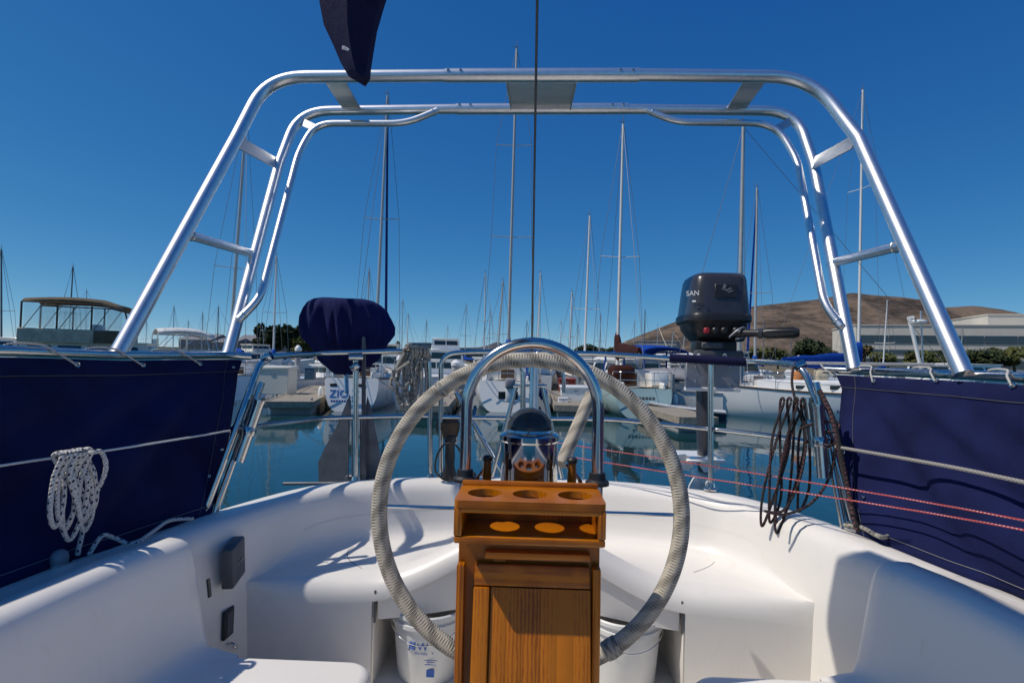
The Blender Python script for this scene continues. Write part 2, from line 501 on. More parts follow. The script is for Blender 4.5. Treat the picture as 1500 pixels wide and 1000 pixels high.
# ---- hills
def hillmat(name, lo, hi, sc):
    m, t, b = mk(name)
    v = coords(t)
    f = noise(t, v, sc, 8, .62); g = noise(t, coords(t, scale=(1, .5, 2.2)), sc * 6, 6, .7)
    a = t.nodes.new('ShaderNodeMath'); a.operation = 'MULTIPLY_ADD'; a.inputs[1].default_value = .8
    t.links.new(g, a.inputs[0]); t.links.new(f, a.inputs[2])
    t.links.new(ramp(t, a.outputs[0], [(.74, lo), (.88, tuple((x + y) / 2 for x, y in zip(lo, hi))), (1.0, hi)]), b.inputs['Base Color'])
    src = b.inputs['Base Color'].links[0].from_socket
    sh = noise(t, coords(t, scale=(1, .6, 1.6)), sc * 22, 5, .75)
    shr = ramp(t, sh, [(.50, (1, 1, 1)), (.60, (.62, .64, .56)), (.70, (.40, .44, .34))])
    mx = t.nodes.new('ShaderNodeMixRGB'); mx.blend_type = 'MULTIPLY'; mx.inputs[0].default_value = .75
    t.links.new(src, mx.inputs[1]); t.links.new(shr, mx.inputs[2]); t.links.new(mx.outputs[0], b.inputs['Base Color'])
    b.inputs['Roughness'].default_value = .95
    b.inputs['Specular IOR Level'].default_value = .1
    return m
def hill(name, label, prof, D, depth, mat, seed, rough=.02):
    # prof: skyline in photograph pixels; the slope falls from the ridge towards us and away behind
    pts = [at(x, y, D) for x, y in prof]
    fine = smooth(pts, 10)
    rnd = random.Random(seed)
    K = 26; vs = []
    ph = [(rnd.uniform(0, 6), rnd.uniform(.004, .02), rnd.uniform(.4, 1)) for _ in range(9)]
    for p in fine:
        h = max(p.z - 1.0, .3)
        for k in range(K):
            u = k / (K - 1)                       # 0 foot near us, .55 ridge, 1 far foot
            y = p.y + depth * (u - .55)
            q = sstep(0, .55, u) if u < .55 else 1 - sstep(.55, 1.0, u)
            r = sum(math.sin(p.x * f * 1.3 + y * f * .9 * (1 if i % 2 else -1) + a) * g for i, (a, f, g) in enumerate(ph)) / 5
            gully = abs(math.sin(p.x * .011 + seed)) * .10 + abs(math.sin(p.x * .027 + y * .006)) * .06
            edge = min(1, 4 * u * (1 - u)) * (1 - math.exp(-((u - .55) / .12) ** 2) * 1.0)
            z = 1.0 + h * q * (1 - gully * edge) + h * r * rough * 4 * edge
            sp = p.y and (y / p.y)
            vs.append((p.x * lerp(1, sp, .6), y, max(z, .2) if 0 < k < K - 1 else -1))
    n = len(fine)
    fs = [(i * K + k, (i + 1) * K + k, (i + 1) * K + k + 1, i * K + k + 1) for i in range(n - 1) for k in range(K - 1)]
    o = MB().add(vs, fs).build(name, mat, ang=180); struct(o); o['label'] = label
    return o
hill('hill', 'dry brown grass hill rising behind the marina on the right',
     [(840, 527), (880, 515), (925, 496), (960, 482), (1000, 468), (1060, 457), (1105, 449), (1150, 444), (1190, 440), (1225, 434), (1243, 430), (1270, 433), (1320, 437), (1350, 445), (1378, 451), (1420, 449), (1460, 455), (1500, 462), (1600, 478), (1800, 500), (2100, 520)],
     1700, 1500, hillmat('hill_grass', (.054, .043, .034), (.185, .135, .100), .0045), 3)
hill('hill', 'low blue grey far ridge on the horizon beyond the boats',
     [(430, 521), (560, 514), (600, 510), (660, 509), (705, 508), (728, 501), (745, 506), (800, 512), (870, 517), (960, 522), (1050, 530)],
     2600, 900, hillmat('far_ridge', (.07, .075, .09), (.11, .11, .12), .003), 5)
hill('hill', 'low wooded rise far behind the powerboats on the left',
     [(-200, 506), (0, 508), (120, 509), (200, 507), (300, 509), (380, 505), (470, 514)],
     1500, 600, hillmat('left_ridge', (.04, .05, .035), (.08, .085, .06), .006), 8)

# ---- buildings
def facade(name, label, x0, x1, ytop, ybot, D, bands, wallm, glassm, depth=30, cols=0, extra=None):
    a = at(x0, ytop, D); c = at(x1, ytop, D)
    base = Vector(((a.x + c.x) / 2, D, 1.1)); ztop = (a.z + c.z) / 2
    r = root(name, label, 'building', base)
    W = c.x - a.x; H = ztop - 1.1
    MB().box((base.x, D + depth / 2, 1.1 + H / 2), (W, depth, H)).build('wall', wallm, r, flat=True)
    for (f0, f1) in bands:
        z0 = 1.1 + H * f0; z1 = 1.1 + H * f1
        if cols:
            for i in range(cols):
                w_ = W * .985 / cols
                cx = base.x - W * .4925 + w_ * (i + .5)
                wn = MB().box((cx, D - .05, (z0 + z1) / 2), (w_ * .965, .5, z1 - z0)).build('window', glassm, r, flat=True)
        else:
            MB().box((base.x, D - .05, (z0 + z1) / 2), (W * .985, .6, z1 - z0)).build('window_band', glassm, r, flat=True)
    MB().box((base.x, D + depth / 2, ztop + .25), (W + .8, depth + .8, .5)).build('roof', wallm, r, flat=True)
    return r
facade('office_building', 'long cream office building with dark window bands under the brown hill', 1275, 1660, 477, 530, 260, [(.60, .78), (.36, .46), (.08, .26)], M['bldg'], M['bldg_glass'], 40, cols=9).rotation_euler.z = R_(-14)
facade('office_building', 'higher pale block of the office complex at the right picture edge', 1462, 1640, 461, 530, 275, [(.30, .62)], M['bldg'], M['bldg_glass'], 40, cols=4).rotation_euler.z = R_(-14)
facade('office_building', 'blue glass office block beyond the stern rail rope', 597, 648, 503, 526, 420, [(.15, .42), (.55, .9)], M['bldg_blue'], M['bldg_glass'], 40, cols=6)
facade('office_building', 'long low blue grey building on the far shore behind the wheel', 648, 760, 512, 527, 430, [(.3, .75)], M['bldg_blue'], M['bldg_glass'], 30, cols=10)
facade('office_building', 'grey building with dark windows at the foot of the brown hill', 932, 990, 500, 528, 300, [(.2, .42), (.58, .82)], M['bldg_grey'], M['bldg_glass'], 25, cols=5).rotation_euler.z = R_(-20)
def shed(label, x0, x1, ye, yr, D):
    a = at(x0, ye, D); c = at(x1, ye, D); rz = at((x0 + x1) / 2, yr, D).z
    r = root('harbour_shed', label, 'shed', ((a.x + c.x) / 2, D, 1.1)); W = c.x - a.x; dp = 14
    MB().box(((a.x + c.x) / 2, D + dp / 2, (a.z + 1.1) / 2), (W, dp, a.z - 1.1)).build('wall', M['bldg_grey'], r, flat=True)
    MB().prism([(a.x - .5, D - .5, a.z), (a.x - .5, D + dp / 2, rz), (a.x - .5, D + dp + .5, a.z)], (W + 1, 0, 0)).build('roof', M['roof_grey'], r, flat=True)
    for i in range(4):
        x = lerp(a.x, c.x, (i + .5) / 4)
        MB().box((x, D - .04, lerp(1.1, a.z, .5)), (W * .14, .2, (a.z - 1.1) * .4)).build('window', M['bldg_glass'], r, flat=True)
shed('grey shed with pitched roof ashore right of the white cruiser', 262, 308, 497, 488, 190)
shed('wide grey boat shed below the dark trees on the left shore', 345, 438, 500, 490, 200)
shed('small grey shed ashore left of the thick leaning mast', 312, 342, 501, 494, 180)

# ---- trees
def tree(name, label, x, ytop, D, width_px, leaf, seed, n=900, group=None, base=1.0, flatc=.9):
    rnd = random.Random(seed)
    top = at(x, ytop, D); g = Vector((top.x, D, base)); H = top.z - base; W = width_px / FPX * D
    r = root(name, label, 'tree', g, group=group)
    tr = MB(); tr.tube(smooth([g, g + Vector((rnd.uniform(-.05, .05) * H, 0, H * .35)), g + Vector((rnd.uniform(-.06, .06) * H, 0, H * .7))], 4), [lerp(.05 * H, .015 * H, i / 8) for i in range(9)], 6)
    blobs = []
    for i in range(9):
        a = rnd.uniform(0, 2 * pi); q = rnd.uniform(.1, .34) * W
        c = g + Vector((math.cos(a) * q, math.sin(a) * q, H * rnd.uniform(.42, .82)))
        blobs.append((c, rnd.uniform(.16, .30) * W, rnd.uniform(.14, .24) * H * flatc))
        tr.tube([g + Vector((0, 0, H * .3)), c], [.02 * H, .006 * H], 4)
    tr.build('trunk', M['bark'], r)
    vs = []; fs = []
    s = .035 * (W + H)
    for i in range(n):
        c, rw, rh = rnd.choice(blobs)
        d = Vector((rnd.gauss(0, 1), rnd.gauss(0, 1), rnd.gauss(0, 1))).normalized() * rnd.uniform(.55, 1.05)
        p = c + Vector((d.x * rw, d.y * rw, d.z * rh))
        if p.z < base + .1: p.z = base + .1
        u = Vector((rnd.gauss(0, 1), rnd.gauss(0, 1), rnd.gauss(0, 1))).normalized(); v_ = u.orthogonal().normalized()
        k = s * rnd.uniform(.6, 1.3); o = len(vs)
        vs += [p - u * k, p + v_ * k * .6, p + u * k, p - v_ * k * .6]; fs.append((o, o + 1, o + 2, o + 3))
    MB().add(vs, fs).build('crown', leaf, r, flat=True)
T = [  # x, top, D, width, leaf, label
    (395, 474, 175, 46, 'leaf', 'dark rounded tree left of the blue grill cover, nearer the arch'),
    (425, 472, 178, 52, 'leaf', 'broad dark tree directly left of the blue grill cover'),
    (452, 486, 176, 40, 'leaf2', 'lower olive tree half hidden by the blue grill cover'),
    (582, 498, 240, 10, 'leaf', 'slim dark conifer on the far shore beside the blue grill cover'),
    (668, 521, 165, 46, 'leaf2', 'olive shore shrub behind the white capped piling'),
    (700, 523, 165, 40, 'leaf', 'dark shore shrub right of the white capped piling'),
    (858, 504, 200, 44, 'leaf', 'dark tree at the left foot of the brown hill'),
    (884, 508, 210, 34, 'leaf', 'small dark tree beside the tall mast below the hill'),
    (915, 519, 165, 50, 'leaf2', 'olive shrub behind the rail right of the wheel top'),
    (950, 521, 165, 44, 'leaf2', 'olive shrub in front of the grey building under the hill'),
    (1105, 508, 170, 40, 'leaf2', 'yellow green shrub below the outboard tiller grip'),
    (1140, 510, 168, 50, 'leaf2', 'bright olive shrub under the tiller grip, second from the left'),
    (1172, 500, 178, 50, 'leaf', 'dark bushy tree right of the outboard tiller grip'),
    (1196, 494, 180, 40, 'leaf', 'tall dark tree close left of the right arch leg'),
    (1222, 512, 172, 40, 'leaf', 'dark shrub behind the right arch leg'),
    (1262, 503, 180, 44, 'leaf3', 'brownish tree just right of the right arch leg'),
    (1300, 512, 176, 52, 'leaf2', 'olive tree in front of the office building, leftmost'),
    (1345, 514, 174, 56, 'leaf2', 'olive tree in front of the office building behind the radar pole'),
    (1392, 512, 176, 50, 'leaf', 'dark tree in front of the office building by the thick arch leg'),
    (1440, 507, 180, 60, 'leaf', 'tall dark green tree in front of the office building'),
    (1486, 505, 178, 60, 'leaf2', 'olive tree at the right picture edge before the office building'),
]
for i, (x, yt, D, wp, lf, lb) in enumerate(T):
    tree('shore_tree', lb, x, yt, D, wp, M[lf], 40 + i, n=1100, group='trees along the far shore')

# ================================================================== OUR BOAT: cockpit moulding
boat = root('sailboat', 'white moulded cockpit and rounded stern of the sailboat we stand in', 'sailboat', (0, 1.0, 0))
HB = [(-1.2, 1.40), (0, 1.40), (.8, 1.385), (1.4, 1.345), (1.65, 1.292), (2.0, 1.222), (2.25, 1.145), (2.46, 1.05), (2.61, .93), (2.715, .74), (2.795, .5), (2.842, .25), (2.855, 0)]
half = smooth([Vector((-h, y, 0)) for y, h in HB], 10)
path = half + [Vector((-p.x, p.y, 0)) for p in reversed(half[:-1])]
NP = len(path)
def normals(P):
    N = []
    for i in range(len(P)):
        t_ = (P[min(i + 1, len(P) - 1)] - P[max(i - 1, 0)]).normalized()
        N.append(Vector((t_.y, -t_.x, 0)))          # inward (to the right of travel)
    return N
NO = normals(path)
def hb(y):
    for p, q in zip(half, half[1:]):
        if p.y <= y <= q.y: return -lerp(p.x, q.x, (y - p.y) / (q.y - p.y + 1e-9))
    return 1.4
SOLE = .85; SEATZ = 1.262; SIDEZ = 1.19
# outer hull
hull = MB(); rings = []
for (d, z) in [(-.004, 1.474), (-.012, 1.45), (.0, 1.40), (.02, 1.1), (.08, .7), (.25, .1), (.45, -.4)]:
    rings.append([p + n * d + Vector((0, 0, z)) for p, n in zip(path, NO)])
hull.loft(rings, closed=False, cap=False); hull.build('hull', M['gel_hull'], boat, ang=60)
rub = MB(); rub.tube([p - n * .012 + Vector((0, 0, 1.455)) for p, n in zip(path, NO)], .014, 8); rub.build('rub_rail', M['iron'], boat)
# aft coaming: deck edge, broad rounded top, inner wall
i0 = next(i for i in range(NP) if path[i].y > 1.64); i1 = NP - 1 - i0
co = MB(); rings = []
for (d, z) in [(-.004, 1.472), (.004, 1.490), (.018, 1.501), (.05, 1.505), (.095, 1.504), (.122, 1.497), (.142, 1.480), (.153, 1.455), (.160, 1.415), (.168, 1.36), (.176, 1.30), (.185, 1.2), (.19, SOLE)]:
    rings.append([path[i] + NO[i] * d + Vector((0, 0, z)) for i in range(i0, i1 + 1)])
co.loft(rings, closed=False, cap=False); co.build('aft_coaming', M['gel'], boat, ang=80)
# stern seat with its raised helm saddle, one sheet running from the wall fillet to the front edge
FY = 2.075; HW = .575
def fy(x): return FY + .045 - .10 * x * x
def hump(x): return .205 * math.cos(pi * x / (2 * .62)) ** 2 if abs(x) < .62 else 0.0
j0 = next(i for i in range(NP) if path[i].y > fy(1.0) + .006); j1 = NP - 1 - j0
idx = list(range(j0, j1 + 1))
arc = [0]
for a_, b_ in zip(idx, idx[1:]): arc.append(arc[-1] + (path[b_] - path[a_]).length)
seat_rows = []
def grow(i): return sstep(.03, .42, path[i].y - fy(1.0))      # the fillet fades out towards the front corners
for d, z in [(.168, 1.372), (.176, 1.322), (.190, 1.289), (.212, 1.268), (.245, 1.2585)]:
    seat_rows.append([path[i] + NO[i] * lerp(.170 + (d - .168) * .10, d, grow(i)) + Vector((0, 0, lerp(1.2585 + (z - 1.2585) * .0, z, grow(i)))) for i in idx])
base_row = seat_rows[-1]
front = []
for k, i in enumerate(idx):
    s_ = arc[k] / arc[-1]
    XE = abs(base_row[0].x) + .02
    x = -XE + 2 * XE * s_
    front.append(Vector((x, fy(x), SEATZ)))
def fz(x): return SEATZ - .012 + hump(x)
for u in (.2, .4, .58, .72):
    row = []
    for a_, b_ in zip(base_row, front):
        p = a_.lerp(b_, u); p.z = SEATZ + hump(p.x) * sstep(.15, 1.0, u) - .004
        row.append(p)
    seat_rows.append(row)
for (dy, dz) in [(.085, -.003), (.050, -.010), (.024, -.024), (.008, -.044), (.0, -.068), (.0, -.09)]:
    seat_rows.append([Vector((p.x, fy(p.x) + dy * max(0.0, min(1.0, (q.y - p.y) / .34)), SEATZ + hump(p.x) + dz)) for p, q in zip(front, base_row)])
mb = MB(); mb.loft(seat_rows, closed=False, cap=False)
# skirt below the seat edge, only outside the helm locker
n = len(idx)
for k in range(n - 1):
    a_, b_ = seat_rows[-1][k], seat_rows[-1][k + 1]
    if (a_.x + b_.x) / 2 < -HW or (a_.x + b_.x) / 2 > HW + .015:
        mb.add([a_, b_, (b_.x, fy(b_.x) + .012, SOLE), (a_.x, fy(a_.x) + .012, SOLE)], [(0, 1, 2, 3)])
mb.build('stern_seat', M['gel'], boat, ang=70)
# helm seat apron, hanging below the saddle with an arched lower edge
mb = MB(); N_ = 40; top = []; bot = []
for k in range(N_ + 1):
    x = lerp(-HW + .012, HW + .003, k / N_)
    top.append(Vector((x, fy(x) + .012, SEATZ + hump(x) - .08)))
    bot.append(Vector((x, fy(x) + .020, 1.098 + .062 * math.cos(pi * x / 1.25) ** 2)))
mb.loft([top, bot, [p + Vector((0, .03, 0)) for p in bot], [p + Vector((0, .03, 0)) for p in top]], closed=False, cap=False)
mb.build('helm_seat_apron', M['gel'], boat, ang=50)
# locker under the helm seat
mb = MB()
for sx in (-1, 1):
    mb.box((sx * (HW + .016) + (.015 if sx > 0 else 0), FY + .25, (SOLE + 1.22) / 2), (.03, .44, 1.22 - SOLE), bev=.004)
mb.box((.0, FY + .46, 1.04), (HW * 2, .02, .40))
mb.build('helm_locker', M['gel'], boat)
MB().box((0, .65, SOLE - .02), (2.3, 3.8, .04)).build('cockpit_sole', M['gel'], boat)
# side decks, coamings and seat backs
def side(sx):
    rings = []
    prof = [(-.004, 1.472), (.004, 1.490), (.018, 1.501), (.06, 1.505), (.150, 1.508), (.156, 1.512), (.160, 1.526), (.168, 1.534), (.205, 1.537), (.230, 1.534), (.248, 1.525), (.260, 1.510), (.268, 1.489), (.276, 1.455), (.288, 1.39), (.302, 1.31), (.315, 1.245), (.327, 1.213), (.352, 1.197), (.39, SIDEZ - .004), (.42, SIDEZ - .01)]
    for y in [-1.15, -.6, 0, .4, .7, .9, 1.1, 1.3, 1.45, 1.56, 1.62, 1.655, 1.672, 1.68]:
        e = sstep(1.655, 1.685, y) * .012
        h = hb(y)
        rings.append([Vector((sx * (h - d - (e if d > .17 else 0) * -1), y, z - (e if z > 1.2 and d > .155 else 0))) for d, z in prof])
    mb = MB(); mb.loft(rings, closed=False, cap=False)
    last = rings[-1][6:]
    mb.add(last + [Vector((last[-1].x, 1.68, SOLE)), Vector((last[0].x, 1.68, SOLE))], [tuple(range(len(last) + 2))])
    mb.build('side_coaming', M['gel'], boat, ang=50)
    # seat slab with rounded aft inner corner
    bm = bmesh.new(); pts = []
    xi, xo, ya = .475, .97, 1.668
    if sx < 0: xi = .44
    pts = [(xo, -1.1), (xo, ya)]
    for k in range(9):
        a_ = pi / 2 + pi / 2 * k / 8
        pts.append((xi + .085 + .085 * math.cos(a_), ya - .085 + .085 * math.sin(a_)))
    pts.append((xi, -1.1))
    vs = [bm.verts.new((sx * x, y, SIDEZ)) for x, y in pts]
    f = bm.faces.new(vs)
    ex = bmesh.ops.extrude_face_region(bm, geom=[f])
    for v_ in [g for g in ex['geom'] if isinstance(g, bmesh.types.BMVert)]: v_.co.z = SOLE
    top_e = [e for e in bm.edges if all(abs(q.co.z - SIDEZ) < 1e-6 for q in e.verts)]
    bmesh.ops.bevel(bm, geom=top_e, offset=.03, segments=5, profile=.5, affect='EDGES')
    MB().bm(bm).build('side_seat', M['gel'], boat, ang=60)
side(-1); side(1)
# seams of the stern seat hatches
def seam(pts, r=.0022):
    mb = MB(); mb.tube(smooth(pts, 8), r, 5); return mb.build('hatch_seam', M['seam'], boat)
def sp(px, py): return atz(px, py, SEATZ - .0038)
seam([sp(560, 792), sp(530, 796), sp(510, 806), sp(512, 820), sp(530, 832)], .0014)
seam([sp(1000, 797), sp(1034, 803), sp(1048, 814), sp(1042, 827), sp(1016, 838)], .0011)
mb = MB(); mb.box((-HW + .004, fy(HW) + .008, 1.155), (.006, .012, .12)); mb.build('hinge_gap', M['seam'], boat)
mb = MB(); mb.box((HW + .010, fy(HW) + .008, 1.155), (.006, .012, .12)); mb.build('hinge_gap', M['seam'], boat)
# grey instrument cover, socket, hook and slot on the port wall of the well
def wallx(y): return -(hb(y) - .18)
c = Vector((wallx(1.93) + .02, 1.93, 1.365))
tilt = Matrix.Rotation(R_(6), 3, 'X') @ Matrix.Rotation(R_(10), 3, 'Z')
ic = MB().box(c, (.042, .125, .14), tilt, .008, 2).build('instrument_cover', M['greybox'], boat)
MB().box(c + tilt @ Vector((.0235, .005, .0)), (.001, .06, .006), tilt).build('cover_mark', M['decal_grey'], ic)
c2 = Vector((wallx(1.93) + .012, 1.925, 1.155))
sk = MB().box(c2, (.012, .06, .10), None, .003).build('socket_frame', M['black'], boat)
MB().box(c2 + Vector((.006, 0, 0)), (.004, .035, .075)).build('socket_cover', M['greybox'], sk)
hk = MB(); hk.tube(smooth([c2 + Vector((.0, .0, -.075)), c2 + Vector((.02, 0, -.07)), c2 + Vector((.03, .0, -.085)), c2 + Vector((.02, .03, -.10)), c2 + Vector((.0, .05, -.10))], 5), .004, 6)
hk.build('hook', M['stainless'], boat)
MB().box((-.975, 1.677, 1.38), (.006, .012, .055), Matrix.Rotation(R_(-8), 3, 'Y')).build('vent_slot', M['black'], boat)

# ================================================================== STEERING PEDESTAL
ped = root('steering_pedestal', 'teak faced steering pedestal with cord wrapped wheel, cup holder box and chrome compass', 'pedestal', (0, 1.35, SOLE))
X0, X1 = -.160, .172; XC = (X0 + X1) / 2
ZB, ZT = 1.698, 1.792; YF, YB = 1.20, 1.345
# cup holder box
def holed(z, th, holes, y0, y1, x0, x1):
    bm = bmesh.new(); rr = .012
    outer = []
    for cx, cy, a0 in [(x1 - rr, y1 - rr, 0), (x0 + rr, y1 - rr, 90), (x0 + rr, y0 + rr, 180), (x1 - rr, y0 + rr, 270)]:
        for k in range(5):
            a_ = R_(a0 + 90 * k / 4); outer.append((cx + rr * math.cos(a_), cy + rr * math.sin(a_)))
    loops = [outer] + [[(hx + hr * math.cos(2 * pi * k / 28), hy + hr * math.sin(2 * pi * k / 28)) for k in range(28)] for hx, hy, hr in holes]
    ed = []
    for lp in loops:
        vs = [bm.verts.new((x, y, z)) for x, y in lp]
        for a_, b_ in zip(vs, vs[1:] + vs[:1]): ed.append(bm.edges.new((a_, b_)))
    bmesh.ops.triangle_fill(bm, edges=ed, use_beauty=True, normal=(0, 0, 1))
    ex = bmesh.ops.extrude_face_region(bm, geom=bm.faces[:])
    for v_ in [g for g in ex['geom'] if isinstance(g, bmesh.types.BMVert)]: v_.co.z -= th
    return MB().bm(bm)
holes = [(XC + dx, (YF + YB) / 2 + .002, .040) for dx in (-.104, .0, .104)]
cup = holed(ZT, .016, holes, YF, YB, X0, X1).build('cup_holder_top', M['teak_h'], ped, ang=30)
MB().box((XC, YB - .006, (ZT + ZB) / 2 - .002), (X1 - X0 - .004, .014, ZT - ZB - .03)).build('cup_holder_back', M['teak_dark'], ped)
MB().box((XC, (YF + YB) / 2 - .001, ZB + .008), (X1 - X0 - .002, YB - YF - .004, .016), None, .004, 2).build('cup_holder_shelf', M['teak_h'], ped)
for x in (X0 + .009, X1 - .009):
    MB().box((x, (YF + YB) / 2, (ZT + ZB) / 2), (.0178, YB - YF - .002, ZT - ZB - .0325), None, .003, 2).build('cup_holder_side', M['teak'], ped)
MB().box((XC, YF + .009, ZT - .022), (X1 - X0 - .006, .014, .011), None, .003, 2).build('cup_holder_rail', M['teak_h'], ped)
MB().box((XC, YB + .006, ZT + .002), (X1 - X0, .012, .02), None, .004, 2).build('cup_holder_rim', M['teak_h'], ped)
for dx in (-.10, .12):
    MB().lathe([(.0, 0), (.007, .0), (.008, .012), (.004, .016), (0, .017)], 10, (XC + dx, YB - .03, ZT - .034), None).build('bolt', M['chrome'], ped)
# column behind the boards, then boards
MB().box((XC, 1.40, (SOLE + 1.70) / 2), (.20, .12, 1.70 - SOLE), None, .02, 3).build('column', M['gel'], ped)
lean = Matrix.Rotation(R_(-11), 3, 'X')
MB().box((XC, 1.285, (SOLE + 1.69) / 2), (.325, .018, 1.69 - SOLE), None, .002).build('back_board', M['teak_dark'], ped)
for x in (X0 + .012, X1 - .012):
    MB().box((x, 1.262, 1.24), (.019, .026, .79), None, .005, 2).build('side_batten', M['teak'], ped)
piv = Vector((XC + .008, 1.268, 1.622))
def leaf(lx, lz, dx, dz, dy=0.0, th=.022, mat='teak', nm='leaf_board', bev=.003):
    return MB().box(piv + lean @ Vector((lx, dy, lz)), (dx, th, dz), lean, bev, 2).build(nm, M[mat], ped)
leaf(0, -.012, .262, .046, mat='teak_h', nm='leaf_end_board')
nb = 6
for k in range(nb):
    wdt = .222 / nb
    leaf(-.091 + wdt * (k + .5) - .0, -.395, wdt - .0001, .715, mat='teak', nm='leaf_plank', bev=.0003)
leaf(-.113, -.395, .036, .715, dy=-.006, mat='teak', nm='leaf_stile', bev=.004)
leaf(-.075, .028, .03, .03, dy=.012, mat='teak', nm='hinge_block')
MB().box((XC + .02, 1.268, 1.655), (.24, .022, .016), None, .003, 2).build('ledge', M['teak_h'], ped)
# guard hoop
gp = fillet([(-.160, 1.40, 1.70), (-.160, 1.40, 1.98), (-.115, 1.405, 2.144), (.13, 1.405, 2.144), (.176, 1.40, 1.98), (.176, 1.40, 1.70)], [0, .05, .10, .10, .05, 0])
arcp = [Vector((-.160, 1.40, 1.70)), Vector((-.160, 1.40, 1.97))] + [Vector((.008 - .168 * math.cos(a_), 1.40, 1.975 + .170 * math.sin(a_))) for a_ in [pi * k / 24 for k in range(25)]] + [Vector((.176, 1.40, 1.97)), Vector((.176, 1.40, 1.70))]
MB().tube(arcp, .0148, 16).build('guard_hoop', M['stainless'], ped)
for x in (-.160, .176):
    MB().lathe([(.03, 0), (.03, .008), (.022, .014), (.02, .03)], 18, (x, 1.40, 1.79)).build('guard_collar', M['black'], ped)
# compass
cc = (.003, 1.47, 1.72)
cp = MB().lathe([(.072, 0), (.076, .01), (.076, .165), (.080, .17), (.080, .182), (.070, .188), (.060, .19)], 40, cc).build('compass', M['chrome'], ped)
MB().lathe([(.060, .186), (.060, .196), (.054, .202), (.0, .202)], 32, cc).build('compass_card', M['black'], cp)
MB().lathe([(.061, .19), (.060, .205), (.055, .222), (.045, .237), (.030, .248), (.012, .2535), (0.0005, .254)], 36, cc).build('compass_dome', M['dome'], cp)
MB().lathe([(.062, .189), (.064, .192), (.062, .198), (.0605, .198)], 36, cc, cap=False).build('bezel', M['stainless'], cp)
MB().lathe([(.03, .2), (.026, .212), (.012, .221), (0.0005, .222)], 24, cc).build('compass_bowl', M['greybox'], cp)
MB().lathe([(.05, 0), (.052, .05)], 24, (cc[0], cc[1], 1.67)).build('compass_base', M['chrome'], ped)
for x in (-.108, .112):
    lv = MB(); lv.tube([(x, 1.43, 1.70), (x + .002, 1.43, 1.80), (x + .003, 1.43, 1.842)], [.011, .012, .009], 10); lv.build('lever_grip', M['teak_dark'], ped)
    MB().lathe([(.013, 0), (.014, .008), (.008, .014)], 12, (x + .003, 1.43, 1.838)).build('lever_cap', M['black'], ped)
    MB().tube(smooth([(x, 1.45, 1.72), (x * 1.25, 1.46, 1.78), (x * .9, 1.46, 1.83)], 5), .006, 8).build('lever_arm', M['chrome'], ped)

# ================================================================== WHEEL
wc = Vector((.006, 1.615, 1.662)); WR = .442
wt = Matrix.Rotation(R_(-5), 3, 'X')
def wp(a_, r): return wc + wt @ Vector((r * math.cos(a_), 0, r * math.sin(a_)))
MB().tube([wp(2 * pi * k / 160, WR) for k in range(160)], .0235, 16, closed=True).build('steering_wheel', M['wrap'], ped, ang=60)
whl = bpy.data.objects['steering_wheel']; whl['label'] = 'large round wheel wrapped in beige cord'
for a_ in (0.0, pi / 2, pi, 3 * pi / 2):
    MB().tube([wp(a_ + .0, .04), wp(a_, WR - .012)], .0058, 8).build('spoke', M['stainless'], whl)
MB().lathe([(.0, -.03), (.035, -.03), (.045, -.012), (.045, .015), (.03, .03), (.0, .03)], 20, wc, Matrix.Rotation(pi / 2, 3, 'X')).build('hub', M['chrome'], whl)
MB().tube([wc, wc + Vector((0, -.17, -.02))], .022, 12).build('axle', M['stainless'], whl)
kk = MB()
a_ = R_(-57)
kk.tube([wp(a_ - .05, WR), wp(a_, WR), wp(a_ + .05, WR)], [.0265, .0285, .0265], 14); kk.build('cord_whipping', M['tan_rope'], whl)
kk = MB(); kk.tube([wp(R_(128) - .02, WR), wp(R_(128) + .02, WR)], .0258, 14); kk.build('cord_whipping', M['tan_rope'], whl)
p0 = at(866, 578, 1.9); p1 = at(822, 680, 1.75)
MB().tube([p0.lerp(p1, k / 12) for k in range(13)], .0215, 14).build('wrapped_bar', M['wrap'])
tag(bpy.data.objects['wrapped_bar'], 'short straight bar wrapped in beige cord slanting behind the chrome compass', 'bar')

